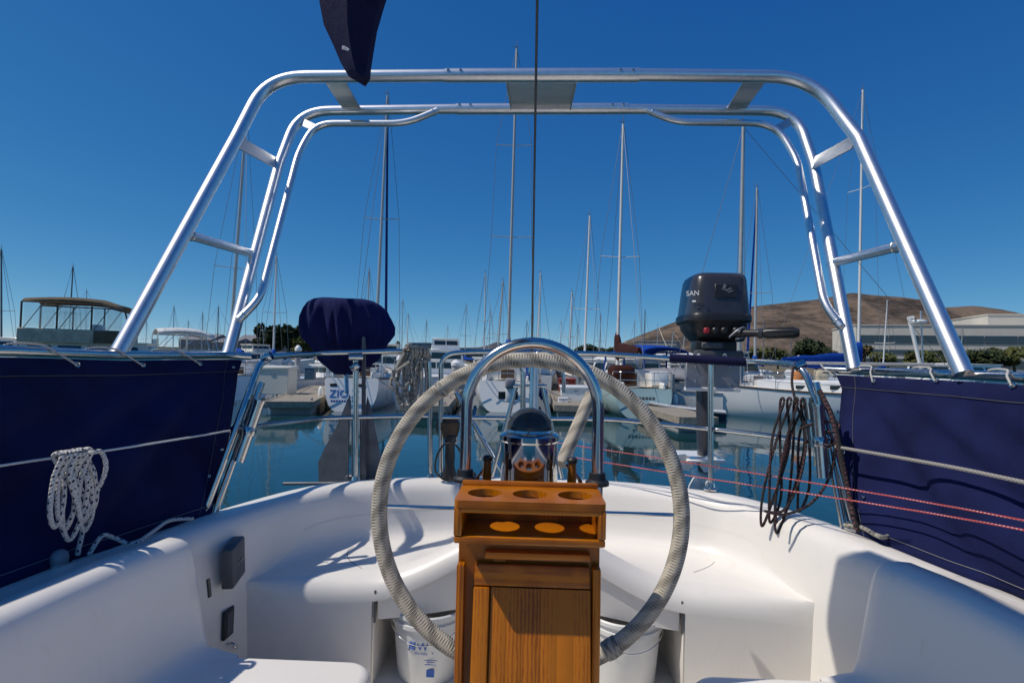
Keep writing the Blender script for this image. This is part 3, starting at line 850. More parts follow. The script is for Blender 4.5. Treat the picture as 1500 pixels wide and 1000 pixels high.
# ================================================================== BUCKETS under the helm seat
def bucket(cx, cy, label, mark=False):
    r = root('bucket', label, 'bucket', (cx, cy, SOLE), group='buckets in the locker under the helm seat')
    MB().lathe([(.0, .0), (.118, 0), (.122, .006), (.142, .215), (.151, .217), (.151, .232), (.1435, .234), (.1445, .25), (.153, .252), (.153, .265), (.147, .27), (.142, .266), (.137, .2), (.117, .02), (0, .02)], 48, (cx, cy, SOLE), cap=False).build('body', M['bucket'], r, ang=50)
    a0, a1 = R_(200), R_(340)
    MB().tube([Vector((cx + .157 * math.cos(lerp(a0, a1, k / 20)), cy + .157 * math.sin(lerp(a0, a1, k / 20)), SOLE + .225 - .055 * math.sin(pi * k / 20))) for k in range(21)], .0022, 6).build('handle', M['stainless'], r)
    if mark:
        def onb(ang, z):
            rr = .1225 + .0195 * z / .215
            return Vector((cx + (rr + .0022) * math.cos(ang), cy + (rr + .0022) * math.sin(ang), SOLE + z))
        def place(body, size, ang, z, mat, nm):
            o_ = onb(ang, z); tx = Vector((-math.sin(ang), math.cos(ang), 0)); up = Vector((.09 * math.cos(ang), .09 * math.sin(ang), 1))
            text_obj(nm, body, size, mat, frame_M(o_, tx, up), r, .0003)
        place('W', .042, R_(270), .156, M['decal_blue'], 'print_letter')
        place('We make', .013, R_(267), .131, M['decal_blue'], 'print_line')
        place('b', .013, R_(286), .131, M['decal_blue'], 'print_line')
        for k in range(4):                         # striped emblem left of the letter
            pts = []
            ang = R_(252.5)
            for q in range(9):
                u = (q / 8 - .5) * .026
                tx = Vector((-math.sin(ang), math.cos(ang), 0))
                pts.append(onb(ang, .158) + tx * u + Vector((0, 0, -.0125 + .008 * k + .004 * math.sin(q / 8 * 2 * pi) + u * .35)))
            MB().tube(pts, .0024, 4).build('print_emblem', M['decal_blue'], r)
        for zz, ww in ((.105, .05), (.098, .03), (.088, .045)):
            MB().box(onb(R_(283), zz), (ww, .001, .002)).build('print_line', M['decal_blue'], r)
        MB().box(onb(R_(283), .055), (.03, .001, .03)).build('print_patch', M['decal_blue'], r)
bucket(-.385, 2.235, 'white plastic bucket with blue print left of the pedestal', True)
bucket(.395, 2.235, 'plain white plastic bucket right of the pedestal')

# ================================================================== ARCH
def atK(x, y, Y): return at(x, y, Y * 1.1)
arch = root('stern_arch', 'large silver double tube arch spanning the stern above the rails', 'arch', (0, 2.2, 2.1))
def pixpath(pts, y0, y1, Y0, Y1):      # pixel rows y0..y1 map to depths Y0..Y1
    return [atK(x, y, lerp(Y0, Y1, (y - y0) / (y1 - y0))) for x, y in pts]
fa = pixpath([(172, 520), (346, 203), (392, 113), (655, 111), (930, 110), (1188, 113), (1258, 203), (1412, 548)], 530, 110, 1.72, 2.38)
MB().tube(fillet(fa, [0, 0, .22, 0, 0, .22, 0, 0], 12), .0290, 20).build('front_hoop', M['alu'], arch)
ra = pixpath([(334, 519), (409, 240), (438, 163), (668, 160), (918, 160), (1166, 163), (1192, 240), (1251, 542)], 530, 160, 2.2, 2.82)
MB().tube(fillet(ra, [0, 0, .22, 0, 0, .22, 0, 0], 12), .0275, 20).build('rear_hoop', M['alu'], arch)
il = pixpath([(350, 468), (381, 437), (437, 225), (462, 181), (596, 181), (641, 162)], 530, 160, 2.17, 2.78)
MB().tube(fillet(il, [0, .10, .08, .16, .10, 0], 10), .0185, 14).build('inner_rail', M['alu'], arch)
ir = pixpath([(1232, 478), (1207, 445), (1168, 235), (1136, 181), (990, 179), (948, 162)], 530, 160, 2.17, 2.78)
MB().tube(fillet(ir, [0, .10, .08, .16, .10, 0], 10), .0185, 14).build('inner_rail', M['alu'], arch)
# joining sleeves with bolts
def sleeve(xa, xb, y, Y, r, bolts):
    a_ = atK(xa, y, Y); b_ = atK(xb, y - .5, Y)
    s_ = MB(); s_.tube([a_, b_], r, 22); s_ = s_.build('sleeve', M['alu'], arch)
    for bx in bolts:
        p = atK(bx, y - 3, Y) + Vector((0, -r * .95, 0))
        MB().lathe([(.0075, -.004), (.0075, .003), (.005, .006), (0, .0065)], 10, p, Matrix.Rotation(pi / 2, 3, 'X')).build('bolt', M['chrome'], s_)
sleeve(652, 936, 111, 2.38, .0325, (658, 676, 908, 926))
sleeve(668, 919, 160, 2.82, .0310, (674, 690, 896, 912))
def strip(px, Yab, thick, wid, name='brace_plate', mat='plate'):
    (xa, ya), (xb, yb) = px
    a_ = atK(xa, ya, Yab[0]); b_ = atK(xb, yb, Yab[1])
    d = (b_ - a_); L = d.length; d.normalize()
    u = wid.normalized(); u = (u - d * u.dot(d)).normalized(); nrm = d.cross(u)
    W_ = wid.length
    P = [a_ - u * W_ / 2, a_ + u * W_ / 2, b_ + u * W_ / 2, b_ - u * W_ / 2]
    MB().prism([p - nrm * thick / 2 for p in P], nrm * thick).build(name, M[mat], arch)
strip(((345, 206), (406, 240)), (2.25, 2.68), .006, Vector((-.025, .02, .07)))
strip(((1253, 206), (1190, 240)), (2.25, 2.68), .006, Vector((.025, .02, .07)))
strip(((490, 118), (514, 157)), (2.38, 2.80), .006, Vector((.105, 0, 0)))
strip(((1106, 118), (1080, 157)), (2.38, 2.80), .006, Vector((.105, 0, 0)))
strip(((793, 118), (792, 156)), (2.385, 2.80), .008, Vector((.345, 0, 0)), 'centre_plate')
for sx in (-.172, .172):
    a_ = atK(793, 118, 2.385) + Vector((sx, 0, -.004)); b_ = atK(792, 156, 2.80) + Vector((sx, 0, -.004))
    MB().prism([a_, b_, b_ + Vector((0, 0, -.02)), a_ + Vector((0, 0, -.02))], (.004 * (1 if sx < 0 else -1), 0, 0)).build('plate_flange', M['plate'], arch)
MB().tube([atK(272, 343, 2.01), atK(374, 373, 2.46)], .0205, 14).build('cross_tube', M['alu'], arch)
MB().tube([atK(1320, 360, 1.99), atK(1216, 386, 2.44)], .0205, 14).build('cross_tube', M['alu'], arch)
strip(((462, 188), (441, 178)), (2.75, 2.78), .006, Vector((.03, 0, .03)), 'gusset')
strip(((1140, 188), (1158, 178)), (2.75, 2.78), .006, Vector((-.03, 0, .03)), 'gusset')

def weld(p, d, r):
    d = d.normalized(); u = d.orthogonal().normalized(); w_ = d.cross(u)
    MB().tube([p + (u * math.cos(a_) + w_ * math.sin(a_)) * r * (1 + .04 * math.sin(7 * a_)) for a_ in [2 * pi * k / 26 for k in range(26)]], .0028, 5, closed=True).build('weld_bead', M['plate'], arch)
for a_, b_ in ((atK(272, 343, 2.01), atK(374, 373, 2.46)), (atK(1320, 360, 1.99), atK(1216, 386, 2.44))):
    d_ = (b_ - a_).normalized(); weld(a_ + d_ * .030, d_, .0215); weld(b_ - d_ * .030, d_, .0215)
for q in (il, ir):
    weld(q[0] + (q[1] - q[0]).normalized() * .03, q[1] - q[0], .0195); weld(q[-1] + (q[-2] - q[-1]).normalized() * .028, q[-2] - q[-1], .0195)

# ================================================================== STERN RAIL with side rails
rail = root('stern_rail', 'polished steel stern rail with posts and mid rail around the rounded stern', 'rail', (0, 2.6, 1.5))
RR = .0135
def T_(name, pts, r=RR, bend=.08, mat='stainless', n=12):
    return MB().tube(fillet(pts, bend, 8), r, n).build(name, M[mat], rail)
# side rails carrying the arch feet and the cloths
T_('side_rail', [atK(-420, 512, .9), atK(0, 513, 1.36), atK(172, 520, 1.72), atK(336, 520, 2.2), atK(366, 522, 2.27)], .0165, .05)
T_('side_rail', [atK(1900, 560, 1.0), atK(1500, 553, 1.48), atK(1412, 549, 1.72), atK(1250, 543, 2.2), atK(1206, 541, 2.27)], .0165, .05)
# port quarter
T_('top_rail', [at(297, 757, 2.02), at(352, 610, 2.12), at(384, 523, 2.24), at(470, 517, 2.62), at(586, 514, 2.78), at(628, 516, 2.80), at(631, 705, 2.80)], bend=.07)
T_('mid_rail', [at(345, 629, 2.13), at(400, 621, 2.35), at(480, 612, 2.66), at(600, 609, 2.79), at(630, 609, 2.80)], .0115)
T_('post', [at(521, 517, 2.7), at(521, 706, 2.68)], .014)
T_('clamp', [at(511, 523, 2.66), at(532, 523, 2.68)], .016)
# gate post and starboard rail
T_('top_rail', [at(646, 700, 2.80), at(646, 519, 2.80), at(690, 515, 2.81), at(880, 518, 2.80), at(1010, 527, 2.72), at(1100, 529, 2.55), at(1175, 533, 2.30), at(1216, 640, 2.16), at(1252, 772, 2.06)], bend=.075)
T_('mid_rail', [at(646, 611, 2.80), at(900, 614, 2.79), at(1040, 628, 2.66), at(1130, 638, 2.42), at(1212, 652, 2.15)], .0115)
T_('post', [at(1041, 528, 2.64), at(1041, 714, 2.62)], .0135)
# centre twin posts and their A frame struts
T_('post', [at(766, 545, 2.78), at(766, 692, 2.76)], .014)
T_('post', [at(783, 530, 2.78), at(783, 692, 2.76)], .021, mat='alu')
T_('strut', [at(757, 562, 2.80), at(720, 700, 2.78)], .0115)
T_('strut', [at(794, 562, 2.80), at(823, 700, 2.78)], .0115)
T_('strut', [at(668, 575, 2.81), at(740, 700, 2.78)], .0115)
T_('crossbar', [at(752, 565, 2.79), at(801, 565, 2.79)], .008)
T_('loop', [at(775, 545, 2.79), at(782, 517, 2.79), at(805, 513, 2.79), at(826, 545, 2.79), at(826, 575, 2.79)], .010, .06)
T_('loop', [at(766, 548, 2.78), at(758, 522, 2.78), at(738, 521, 2.78)], .008, .05)
for px, py, Y in [(521, 706, 2.68), (631, 703, 2.80), (646, 700, 2.80), (766, 694, 2.76), (783, 694, 2.76), (1041, 716, 2.62), (297, 757, 2.02), (1252, 774, 2.06)]:
    p = at(px, py, Y)
    MB().lathe([(.034, -.004), (.034, .004), (.022, .010), (.018, .03)], 16, p).build('post_base', M['stainless'], rail)
for px, py, Y in [(348, 627, 2.13), (391, 524, 2.25), (1210, 650, 2.15), (1172, 535, 2.31), (520, 537, 2.68)]:
    p = at(px, py, Y)
    MB().lathe([(.0, -.022), (.018, -.02), (.022, 0), (.018, .02), (0, .022)], 12, p, Matrix.Rotation(R_(60), 3, 'Y')).build('rail_fitting', M['chrome'], rail)
# second leg beside the port quarter leg
T_('brace', [at(312, 757, 2.05), at(384, 560, 2.2)], .0125)
T_('brace', [at(1236, 772, 2.08), at(1196, 560, 2.22)], .0125)

# rod holders
def rod_holder(label, a, b, r=.021):
    o = root('rod_holder', label, 'rod holder', b, group='rod holders on the stern rail')
    d = (a - b); L = d.length
    rot = d.to_track_quat('Z', 'Y').to_matrix()
    MB().lathe([(r * .86, .02), (r * .9, 0), (r, 0), (r, L * .93), (r * 1.15, L * .97), (r * 1.15, L), (r * .9, L), (r * .86, .03)], 22, b, rot, cap=False).build('tube', M['stainless'], o)
    MB().lathe([(.0, .024), (r * .87, .024)], 16, b, rot, cap=False).build('end_plug', M['black'], o)
    MB().lathe([(r * 1.2, L * .42), (r * 1.3, L * .45), (r * 1.3, L * .52), (r * 1.2, L * .55)], 18, b, rot).build('clamp', M['chrome'], o)
rod_holder('steel rod holder tube on the port quarter rail', at(381, 586, 2.16), at(349, 676, 2.1))
rod_holder('slim steel rod holder on the port rail behind the other tube', at(372, 578, 2.22), at(341, 660, 2.18), .013)
rod_holder('tall steel rod holder on the starboard rail beside the dark coiled rope', at(1197, 592, 2.16), at(1206, 700, 2.12))
rod_holder('steel rod holder on the starboard rail nearer the stern, left of the other', at(1182, 583, 2.24), at(1192, 655, 2.2), .017)

# ================================================================== WEATHER CLOTHS
def cloth(label, sx, aft_top, aft_bot, topf, seed):
    r = root('weather_cloth', label, 'canvas screen', (sx * 1.3, 1.4, 1.5), group='navy canvas screens along the side rails')
    rnd = random.Random(seed)
    NU, NV = 90, 34
    rows = []
    for j in range(NV + 1):
        v_ = j / NV                                    # 0 top, 1 bottom
        yend = lerp(aft_top.y, aft_bot.y, v_)
        row = []
        for i in range(NU + 1):
            u = i / NU
            y = lerp(-.9, yend, u)
            tp = topf(y)
            bt = Vector((sx * (hb(y) - .03), y, 1.498))
            p = tp.lerp(bt, v_)
            wr = .010 * math.sin(9 * (y * 1.1 + v_ * .9) + seed) * v_ * (1 - v_) * 4
            # pull folds running down from the aft corner
            q = (yend - y); fold = math.exp(-((q - .15 - v_ * .9) / .10) ** 2) * .030 + math.exp(-((q - .05 - v_ * .45) / .06) ** 2) * .022 + math.exp(-((q - .40 - v_ * 1.1) / .12) ** 2) * .018
            p.x += sx * (wr + 1.5 * fold * min(1, v_ * 3) * (1 - v_ * .6) - .012 * math.sin(pi * v_))
            row.append(p)
        rows.append(row)
    mb = MB(); mb.loft(rows, closed=False, cap=False)
    o = mb.build('panel', M['navy'], r, ang=90)
    md = o.modifiers.new('thickness', 'SOLIDIFY'); md.thickness = .003
    # hem along the top and stitched line
    hem = MB(); hem.loft([[p + Vector((-sx * .003, 0, 0)) for p in rows[0]], [p + Vector((-sx * .006, 0, 0)) for p in rows[1]], [p + Vector((-sx * .0055, 0, 0)) for p in rows[3]], [p + Vector((-sx * .001, 0, .002)) for p in rows[4]]], closed=False, cap=False)
    hem.build('top_hem', M['navy'], r, ang=20)
    MB().tube([p + Vector((-sx * .0075, 0, 0)) for p in rows[3]], .0011, 4).build('stitching', M['seam'], r)
    MB().tube([p + Vector((-sx * .0065, 0, 0)) for p in rows[NV - 2]], .0009, 4).build('stitching', M['decal_grey'], r)
    MB().tube([row[-3] + Vector((-sx * .0065, 0, 0)) for row in rows], .0009, 4).build('stitching', M['seam'], r)
    return r, rows
def topL(y): 
    p = at(lerp(0, 358, (y - 1.36) / (2.22 - 1.36)), 0, 1.0)
    return None
railL = [atK(-420, 512, .9), atK(0, 513, 1.36), atK(172, 520, 1.72), atK(336, 520, 2.2), atK(366, 522, 2.27)]
railR = [atK(1900, 560, 1.0), atK(1500, 553, 1.48), atK(1412, 549, 1.72), atK(1250, 543, 2.2), atK(1206, 541, 2.27)]
def alongY(P, y):
    if y <= P[0].y: 
        d = (P[1] - P[0]); return P[0] + d * ((y - P[0].y) / d.y)
    for a_, b_ in zip(P, P[1:]):
        if a_.y <= y <= b_.y: return a_.lerp(b_, (y - a_.y) / (b_.y - a_.y))
    return P[-1].copy()
def tl(y): return alongY(railL, y) + Vector((.020, 0, -.020))
def tr_(y): return alongY(railR, y) + Vector((-.020, 0, -.022))
clL, rowsL = cloth('navy canvas weather cloth on the left side rail, in shade', -1, at(360, 527, 2.45), at(303, 752, 2.03), tl, 1.3)
clR, rowsR = cloth('navy canvas weather cloth on the right side rail, in sun', 1, at(1214, 549, 2.45), at(1264, 785, 2.05), tr_, 2.1)
def grommet(r, p, sx, rad=.0105):
    t_ = MB(); a_ = Matrix.Rotation(R_(90), 3, 'Y')
    prof = [(rad * .45, -.002), (rad * .55, .003), (rad * .8, .004), (rad, .001), (rad, -.003)]
    t_.lathe(prof, 18, p, Matrix.Rotation(R_(-90 * sx), 3, 'Y'), cap=False)
    t_.build('grommet', M['chrome'], r)
def near(rows, px, py):                 # the cloth point that the photo shows at a pixel
    best = None; inv = cam_rot.transposed()
    for row in rows:
        for p in row:
            q = inv @ (p - EYE)
            if q.z >= 0: continue
            x = 750 + FPX * q.x / -q.z; y = 500 - FPX * q.y / -q.z
            d = (x - px) ** 2 + (y - py) ** 2
            if best is None or d < best[0]: best = (d, p)
    return best[1].copy()
for px, py in [(112, 533), (211, 534), (294, 534), (343, 540), (340, 588), (330, 632), (322, 660), (299, 700), (300, 735)]:
    p = near(rowsL, px, py) + Vector((.010, 0, 0)); grommet(clL, p, -1, .0105 if py < 536 else .007)
    if py < 536:
        h = alongY(railL, p.y - .09); k = alongY(railL, p.y - .16)
        MB().tube(smooth([p + Vector((.003, 0, -.002)), p.lerp(h, .6) + Vector((.012, -.0, .012)), h + Vector((.010, 0, .021)), k + Vector((-.004, -.01, .020)), k + Vector((-.02, -.04, 0))], 6), .0032, 7).build('lacing', M['lace'], clL)
for px, py in [(1218, 552), (1287, 555), (1373, 559), (1482, 563), (1233, 606), (1243, 660), (1268, 725)]:
    p = near(rowsR, px, py) + Vector((-.010, 0, 0)); grommet(clR, p, 1, .0105 if py < 570 else .007)
    if py < 570:
        h = alongY(railR, p.y + .05); k = alongY(railR, p.y + .13)
        MB().tube(smooth([p + Vector((-.003, 0, -.002)), p.lerp(h, .6) + Vector((-.012, 0, .012)), h + Vector((-.010, 0, .021)), k + Vector((.004, .01, .020)), k + Vector((.02, .04, 0))], 6), .0032, 7).build('lacing', M['lace'], clR)

# ================================================================== LINES AND COILS
def line(name, label, cat, pts, r, mat, k=10, group=None):
    o = MB().tube(smooth(pts, k), r, 8).build(name, M[mat]); return tag(o, label, cat, group)
wl = [at(-300, 735, .98), at(0, 682, 1.36), at(180, 656, 1.69), at(322, 633, 2.11), at(345, 629, 2.16)]
line('lifeline', 'thin white lifeline wire across the left navy cloth', 'wire', wl, .0035, 'mast_white', group='lifelines inside the weather cloths')
line('lifeline', 'grey lifeline cord across the right navy cloth', 'wire', [at(1224, 654, 2.12), at(1300, 667, 1.92), at(1400, 685, 1.69), at(1500, 706, 1.49), at(1800, 770, 1.04)], .006, 'grey_rope', group='lifelines inside the weather cloths')
line('red_line', 'upper red line running along the starboard quarter past the right cloth', 'line', [at(800, 646, 2.78), at(1000, 676, 2.5), at(1256, 718, 1.98), at(1500, 762, 1.40), at(1900, 850, .85)], .0026, 'red_rope', group='red lines on the starboard side')
line('red_line', 'lower red line running along the starboard quarter past the right cloth', 'line', [at(830, 668, 2.76), at(1000, 695, 2.5), at(1256, 734, 1.97), at(1500, 776, 1.38), at(1900, 864, .83)], .0026, 'red_rope', group='red lines on the starboard side')

def hank(name, label, cat, topc, along, down, n, length, spread, r, mat, seed, tails=(), tie=True):
    # a hanging coil: n loops over one support, each its own length, swing and depth
    rnd = random.Random(seed)
    ro = root(name, label, cat, topc)
    mb = MB()
    nrm = along.cross(down).normalized()
    for i in range(n):
        s_ = (i / max(1, n - 1) - .5) * spread
        w_ = rnd.uniform(.35, .6) * spread; L = length * rnd.uniform(.72, 1.0); off = rnd.uniform(-.018, .018)
        c_ = topc + along * s_
        dx = rnd.uniform(-.25, .25) * spread
        P = [c_ - nrm * .012, c_ + along * (-w_ * .5) + down * L * .3 + nrm * off, c_ + along * (-w_ * .5 + dx) + down * L * .75 + nrm * off, c_ + along * dx + down * L + nrm * (off + .008),
             c_ + along * (w_ * .5 + dx) + down * L * .78 + nrm * (off * .5), c_ + along * (w_ * .45) + down * L * .35 - nrm * off, c_ + nrm * .014]
        mb.tube(smooth(P, 8, closed=True), r, 8, closed=True)
    mb.build('loops', M[mat], ro)
    if tie:
        tb = MB(); c_ = topc + down * length * .14
        for i in range(4):
            P = [c_ + along * (spread * .62 * math.cos(a_)) + nrm * (.03 * math.sin(a_)) + down * (.012 * i + .006 * math.cos(a_)) for a_ in [2 * pi * k / 14 for k in range(14)]]
            tb.tube(P, r, 8, closed=True)
        tb.build('wrapping_turns', M[mat], ro)
    for pts in tails:
        MB().tube(smooth(pts, 8), r, 8).build('tail', M[mat], ro)
    return ro
DN = Vector((0, 0, -1))
# white flecked coil on the port lifeline
tc = at(92, 664, 1.47) + Vector((.03, 0, 0))
alg = (at(140, 658, 1.555) - at(60, 670, 1.40)).normalized()
hank('rope_coil', 'white rope coil with dark flecks hanging from the left lifeline', 'rope', tc, alg, Vector((.10, 0, -1)).normalized(), 8, .245, .085, .0062, 'white_rope', 4, tie=False,
     tails=[[tc + alg * .04, at(118, 662, 1.50) + Vector((.035, 0, 0)), at(134, 662, 1.53) + Vector((.03, 0, 0)), at(142, 690, 1.54) + Vector((.025, 0, 0)), at(130, 745, 1.53), at(116, 800, 1.50), at(114, 812, 1.50)]])
hk2 = [at(120, 812, 1.52), at(140, 784, 1.56), at(160, 788, 1.6), at(185, 796, 1.62), at(215, 778, 1.74), at(240, 762, 1.84), at(275, 759, 1.9)]
line('deck_rope', 'flecked rope lying along the left deck edge under the cloth', 'rope', [p + Vector((.02, 0, 0)) for p in hk2], .006, 'white_rope')
# dark coil on the starboard quarter
tc = at(1166, 590, 2.24)
alg = Vector((1, .1, 0)).normalized()
hank('rope_coil', 'dark brown rope coil hanging in long loops from the right stern rail', 'rope', tc, alg, Vector((-.16, -.04, -1)).normalized(), 5, .58, .115, .0052, 'dark_rope', 9, tie=False,
     tails=[[at(1163, 530, 2.34), at(1160, 560, 2.30), tc], [tc, at(1180, 640, 2.22), at(1172, 700, 2.2), at(1150, 745, 2.16), at(1128, 750, 2.14)],
            [at(1225, 625, 2.14), at(1218, 690, 2.12), at(1190, 735, 2.12), at(1150, 753, 2.12), at(1120, 748, 2.13)],
            [at(1172, 628, 2.2), at(1200, 618, 2.16), at(1228, 620, 2.13), at(1222, 632, 2.12), at(1190, 630, 2.18)]])
line('black_line', 'black line running down the right quarter post to the deck', 'rope', [at(1200, 572, 2.2), at(1222, 620, 2.13), at(1236, 690, 2.08), at(1252, 760, 2.03), at(1259, 778, 2.02)], .0105, 'dark_rope')
# old coil on the gate post
tc = at(606, 516, 2.76)
hank('rope_coil', 'grey white rope coil hung over the stern rail beside the gate posts', 'rope', tc, Vector((1, .02, 0)), DN, 6, .34, .085, .0078, 'tan_rope', 15, tie=False,
     tails=[[at(590, 512, 2.74), at(605, 506, 2.73), at(622, 510, 2.74), at(630, 525, 2.76), at(615, 530, 2.74)], [at(592, 518, 2.74), at(578, 545, 2.73), at(572, 562, 2.72), at(580, 575, 2.72), at(586, 592, 2.74)],
            [at(600, 530, 2.73), at(585, 540, 2.72), at(575, 548, 2.72), at(588, 566, 2.72), at(600, 560, 2.72)]])
hb2 = MB(); rr_ = random.Random(2)
for i in range(6):
    x = 594 + i * 4.6 + rr_.uniform(-1, 1)
    hb2.tube(smooth([at(x, 520, 2.79), at(x, 507, 2.77), at(x + 5, 505, 2.74), at(x + 10, 514, 2.73), at(x + 7, 524, 2.76)], 5), .0075, 7)
tag(hb2.build('rope_turns', M['tan_rope']), 'rope turns wound round the top stern rail by the gate', 'rope')
# rope and shackle pile along the starboard deck edge
pl = MB(); rr_ = random.Random(6)
for i in range(26):
    u = i / 25
    c_ = atz(lerp(1278, 1400, u), lerp(779, 826, u), 1.515)
    a_ = rr_.uniform(0, pi); k = .013
    pl.tube([c_ + Vector((math.cos(a_ + q) * k, math.sin(a_ + q) * k * .6, .004 + rr_.uniform(0, .008) + .006 * math.sin(2 * q))) for q in [2 * pi * j / 8 for j in range(8)]], .0045, 6, closed=True)
tag(pl.build('chain', M['galv']), 'short length of chain lying along the right deck edge', 'chain')
line('deck_rope', 'white rope curving over the right deck edge beside the chain', 'rope', [atz(1236, 768, 1.52), atz(1262, 772, 1.53), atz(1290, 786, 1.535), at(1310, 783, 1.94), at(1332, 788, 1.88), atz(1352, 808, 1.52), atz(1380, 820, 1.52)], .0075, 'tan_rope')
for px, py, lab, Y in [(86, 814, 'small round cap on the left deck edge under the cloth', 1.5), (181, 786, 'small steel eye on the left deck edge beside the rope', 1.72), (1391, 818, 'small steel eye on the right deck edge beside the chain', 1.78)]:
    p = at(px, py, Y)
    rr2 = root('deck_fitting', lab, 'fitting', p)
    MB().lathe([(.022, -.02), (.024, -.006), (.021, .008), (.012, .016), (0, .018)], 18, p).build('cap', M['galv'], rr2)
    MB().lathe([(.030, -.026), (.030, -.018)], 18, p).build('flange', M['stainless'], rr2)

# ================================================================== OUTBOARD MOTOR on the stern rail
om = root('outboard_motor', 'dark grey outboard motor clamped on the stern rail board', 'outboard motor', at(1043, 528, 2.68))
YM = 2.80
def ringat(cx, cy, wpx, dm, sq=.44, lean_=0.0, N_=36, front=0):
    c_ = at(cx, cy, YM); W_ = wpx / FPX * (YM - .11) / 2 * .94; o_ = []
    for k in range(N_):
        a_ = 2 * pi * k / N_
        ca, sa = math.cos(a_), math.sin(a_)
        x = W_ * math.copysign(abs(ca) ** sq, ca); y = dm * math.copysign(abs(sa) ** sq, sa)
        o_.append(c_ + Vector((x, y, 0)))
    return o_
cow = [(1046, 406.5, 50, .08), (1046, 405, 72, .12), (1045.5, 408, 80, .135), (1045, 413, 84, .145), (1044, 430, 88, .155), (1043.5, 450, 92, .165), (1043, 463, 95, .17)]
cw = MB(); cw.loft([ringat(*c_) for c_ in cow]); cw = cw.build('cowl', M['charcoal'], om, ang=60)
bd = MB(); bd.loft([ringat(1043, 463, 97, .173), ringat(1043, 466, 100, .178), ringat(1043, 472, 100, .178), ringat(1043, 475, 95, .17)]); bd.build('cowl_band', M['black'], om, ang=30)
lc = MB(); lc.loft([ringat(1043, 475, 90, .16), ringat(1044, 484, 88, .15), ringat(1047, 493, 82, .13), ringat(1049, 500, 74, .10)]); lc.build('lower_case', M['black'], om, ang=40)
# badge panel, letters
fp = at(1063, 424, YM) + Vector((0, -.168, 0))
fx = lambda px, py, d=.162: at(px, py, YM) * 1.0
def front_pt(px, py):                   # on the cowl's front face
    q = at(px, py, YM - .158); return q
MB().box(front_pt(1063, 426) + Vector((0, .0, 0)), (.104, .012, .066), Matrix.Rotation(R_(-3), 3, 'X'), .002).build('badge_panel', M['black'], cw)
for (xx, yy, ww, hh, an) in [(1060, 421, .012, .030, 20), (1066, 424, .030, .007, -25), (1069, 427, .026, .006, -22), (1059, 424, .020, .004, 5)]:
    MB().box(front_pt(xx, yy) + Vector((0, -.0075, 0)), (ww, .001, hh), Matrix.Rotation(R_(an), 3, 'Y')).build('badge_mark', M['decal_grey'], cw)
ltM = frame_M(at(1011, 432, YM - .10) + Vector((-.006, -.062, 0)), Vector((.8, -.62, 0)), Vector((0, 0, 1)))
text_obj('cowl_letters', 'SAN', .034, M['decal'], ltM, cw, .0006)
MB().box(at(1013, 443, YM - .10) + Vector((-.006, -.06, 0)), (.018, .001, .008), Matrix.Rotation(R_(-38), 3, 'Z')).build('cowl_mark', M['decal'], cw)
# controls under the cowl
MB().box(at(1035, 484, 2.62), (.024, .02, .026), None, .004).build('stop_button', M['red_plastic'], om)
for px in (1047, 1060, 1077):
    MB().lathe([(.016, 0), (.016, .012), (.010, .018)], 14, at(px, 484, 2.63), Matrix.Rotation(R_(90), 3, 'X')).build('control_knob', M['black'], om)
MB().tube(smooth([at(1068, 494, 2.62), at(1080, 484, 2.60), at(1090, 480, 2.61), at(1092, 492, 2.62), at(1078, 497, 2.62)], 5), .005, 8).build('carry_handle', M['galv'], om)
ti = MB(); ti.tube([at(1075, 488, 2.64), at(1108, 488, 2.58), at(1118, 488, 2.565), at(1121, 488, 2.56), at(1166, 487, 2.50), at(1171, 487, 2.495)], [.020, .017, .019, .0235, .0235, .017], 16); ti.build('tiller_grip', M['black'], om)
MB().tube([at(1111, 488, 2.575), at(1117, 488, 2.567)], .024, 16).build('grip_collar', M['charcoal'], om)
for k in range(9):
    a_ = 2 * pi * k / 9; p0_ = at(1123, 488, 2.557); p1_ = at(1164, 487, 2.502); d_ = (p1_ - p0_).normalized(); u_ = d_.orthogonal().normalized(); w_ = d_.cross(u_)
    off = (u_ * math.cos(a_) + w_ * math.sin(a_)) * .0235
    MB().tube([p0_ + off, p1_ + off], .0028, 5).build('grip_rib', M['black'], om)
# bracket and leg
br = MB(); br.box(at(1045, 509, 2.74), (.20, .10, .062), None, .012, 2); br.build('clamp_bracket', M['black'], om)
MB().box(at(1043, 506, 2.68), (.10, .02, .03), None, .004).build('bracket_slot', M['greybox'], om)
MB().box(at(1052, 519, 2.70), (.23, .06, .04), None, .010, 2).build('clamp_foot', M['greybox'], om)
for px in (1024, 1062):
    MB().tube([at(px, 520, 2.66), at(px, 527, 2.63)], .012, 10).build('clamp_screw', M['galv'], om)
leg_ = MB()
lr = []
for py, wx, wy in [(505, .05, .06), (560, .045, .06), (620, .04, .06), (680, .035, .055), (715, .03, .05), (760, .028, .05)]:
    c_ = at(1032, py, 2.98); lr.append([c_ + Vector((wx * math.cos(2 * pi * k / 16), wy * math.sin(2 * pi * k / 16), 0)) for k in range(16)])
leg_.loft(lr); leg_.build('leg', M['charcoal'], om)
MB().box(at(1022, 668, 2.98), (.20, .30, .014), None, .004).build('cavitation_plate', M['gel_hull'], om)
gb = MB(); gb.lathe([(.004, -.16), (.035, -.10), (.042, 0), (.034, .10), (.015, .16)], 18, at(1028, 700, 2.98), Matrix.Rotation(R_(90), 3, 'X') @ Matrix.Rotation(R_(0), 3, 'Y')); gb.build('gearcase', M['gel_hull'], om)
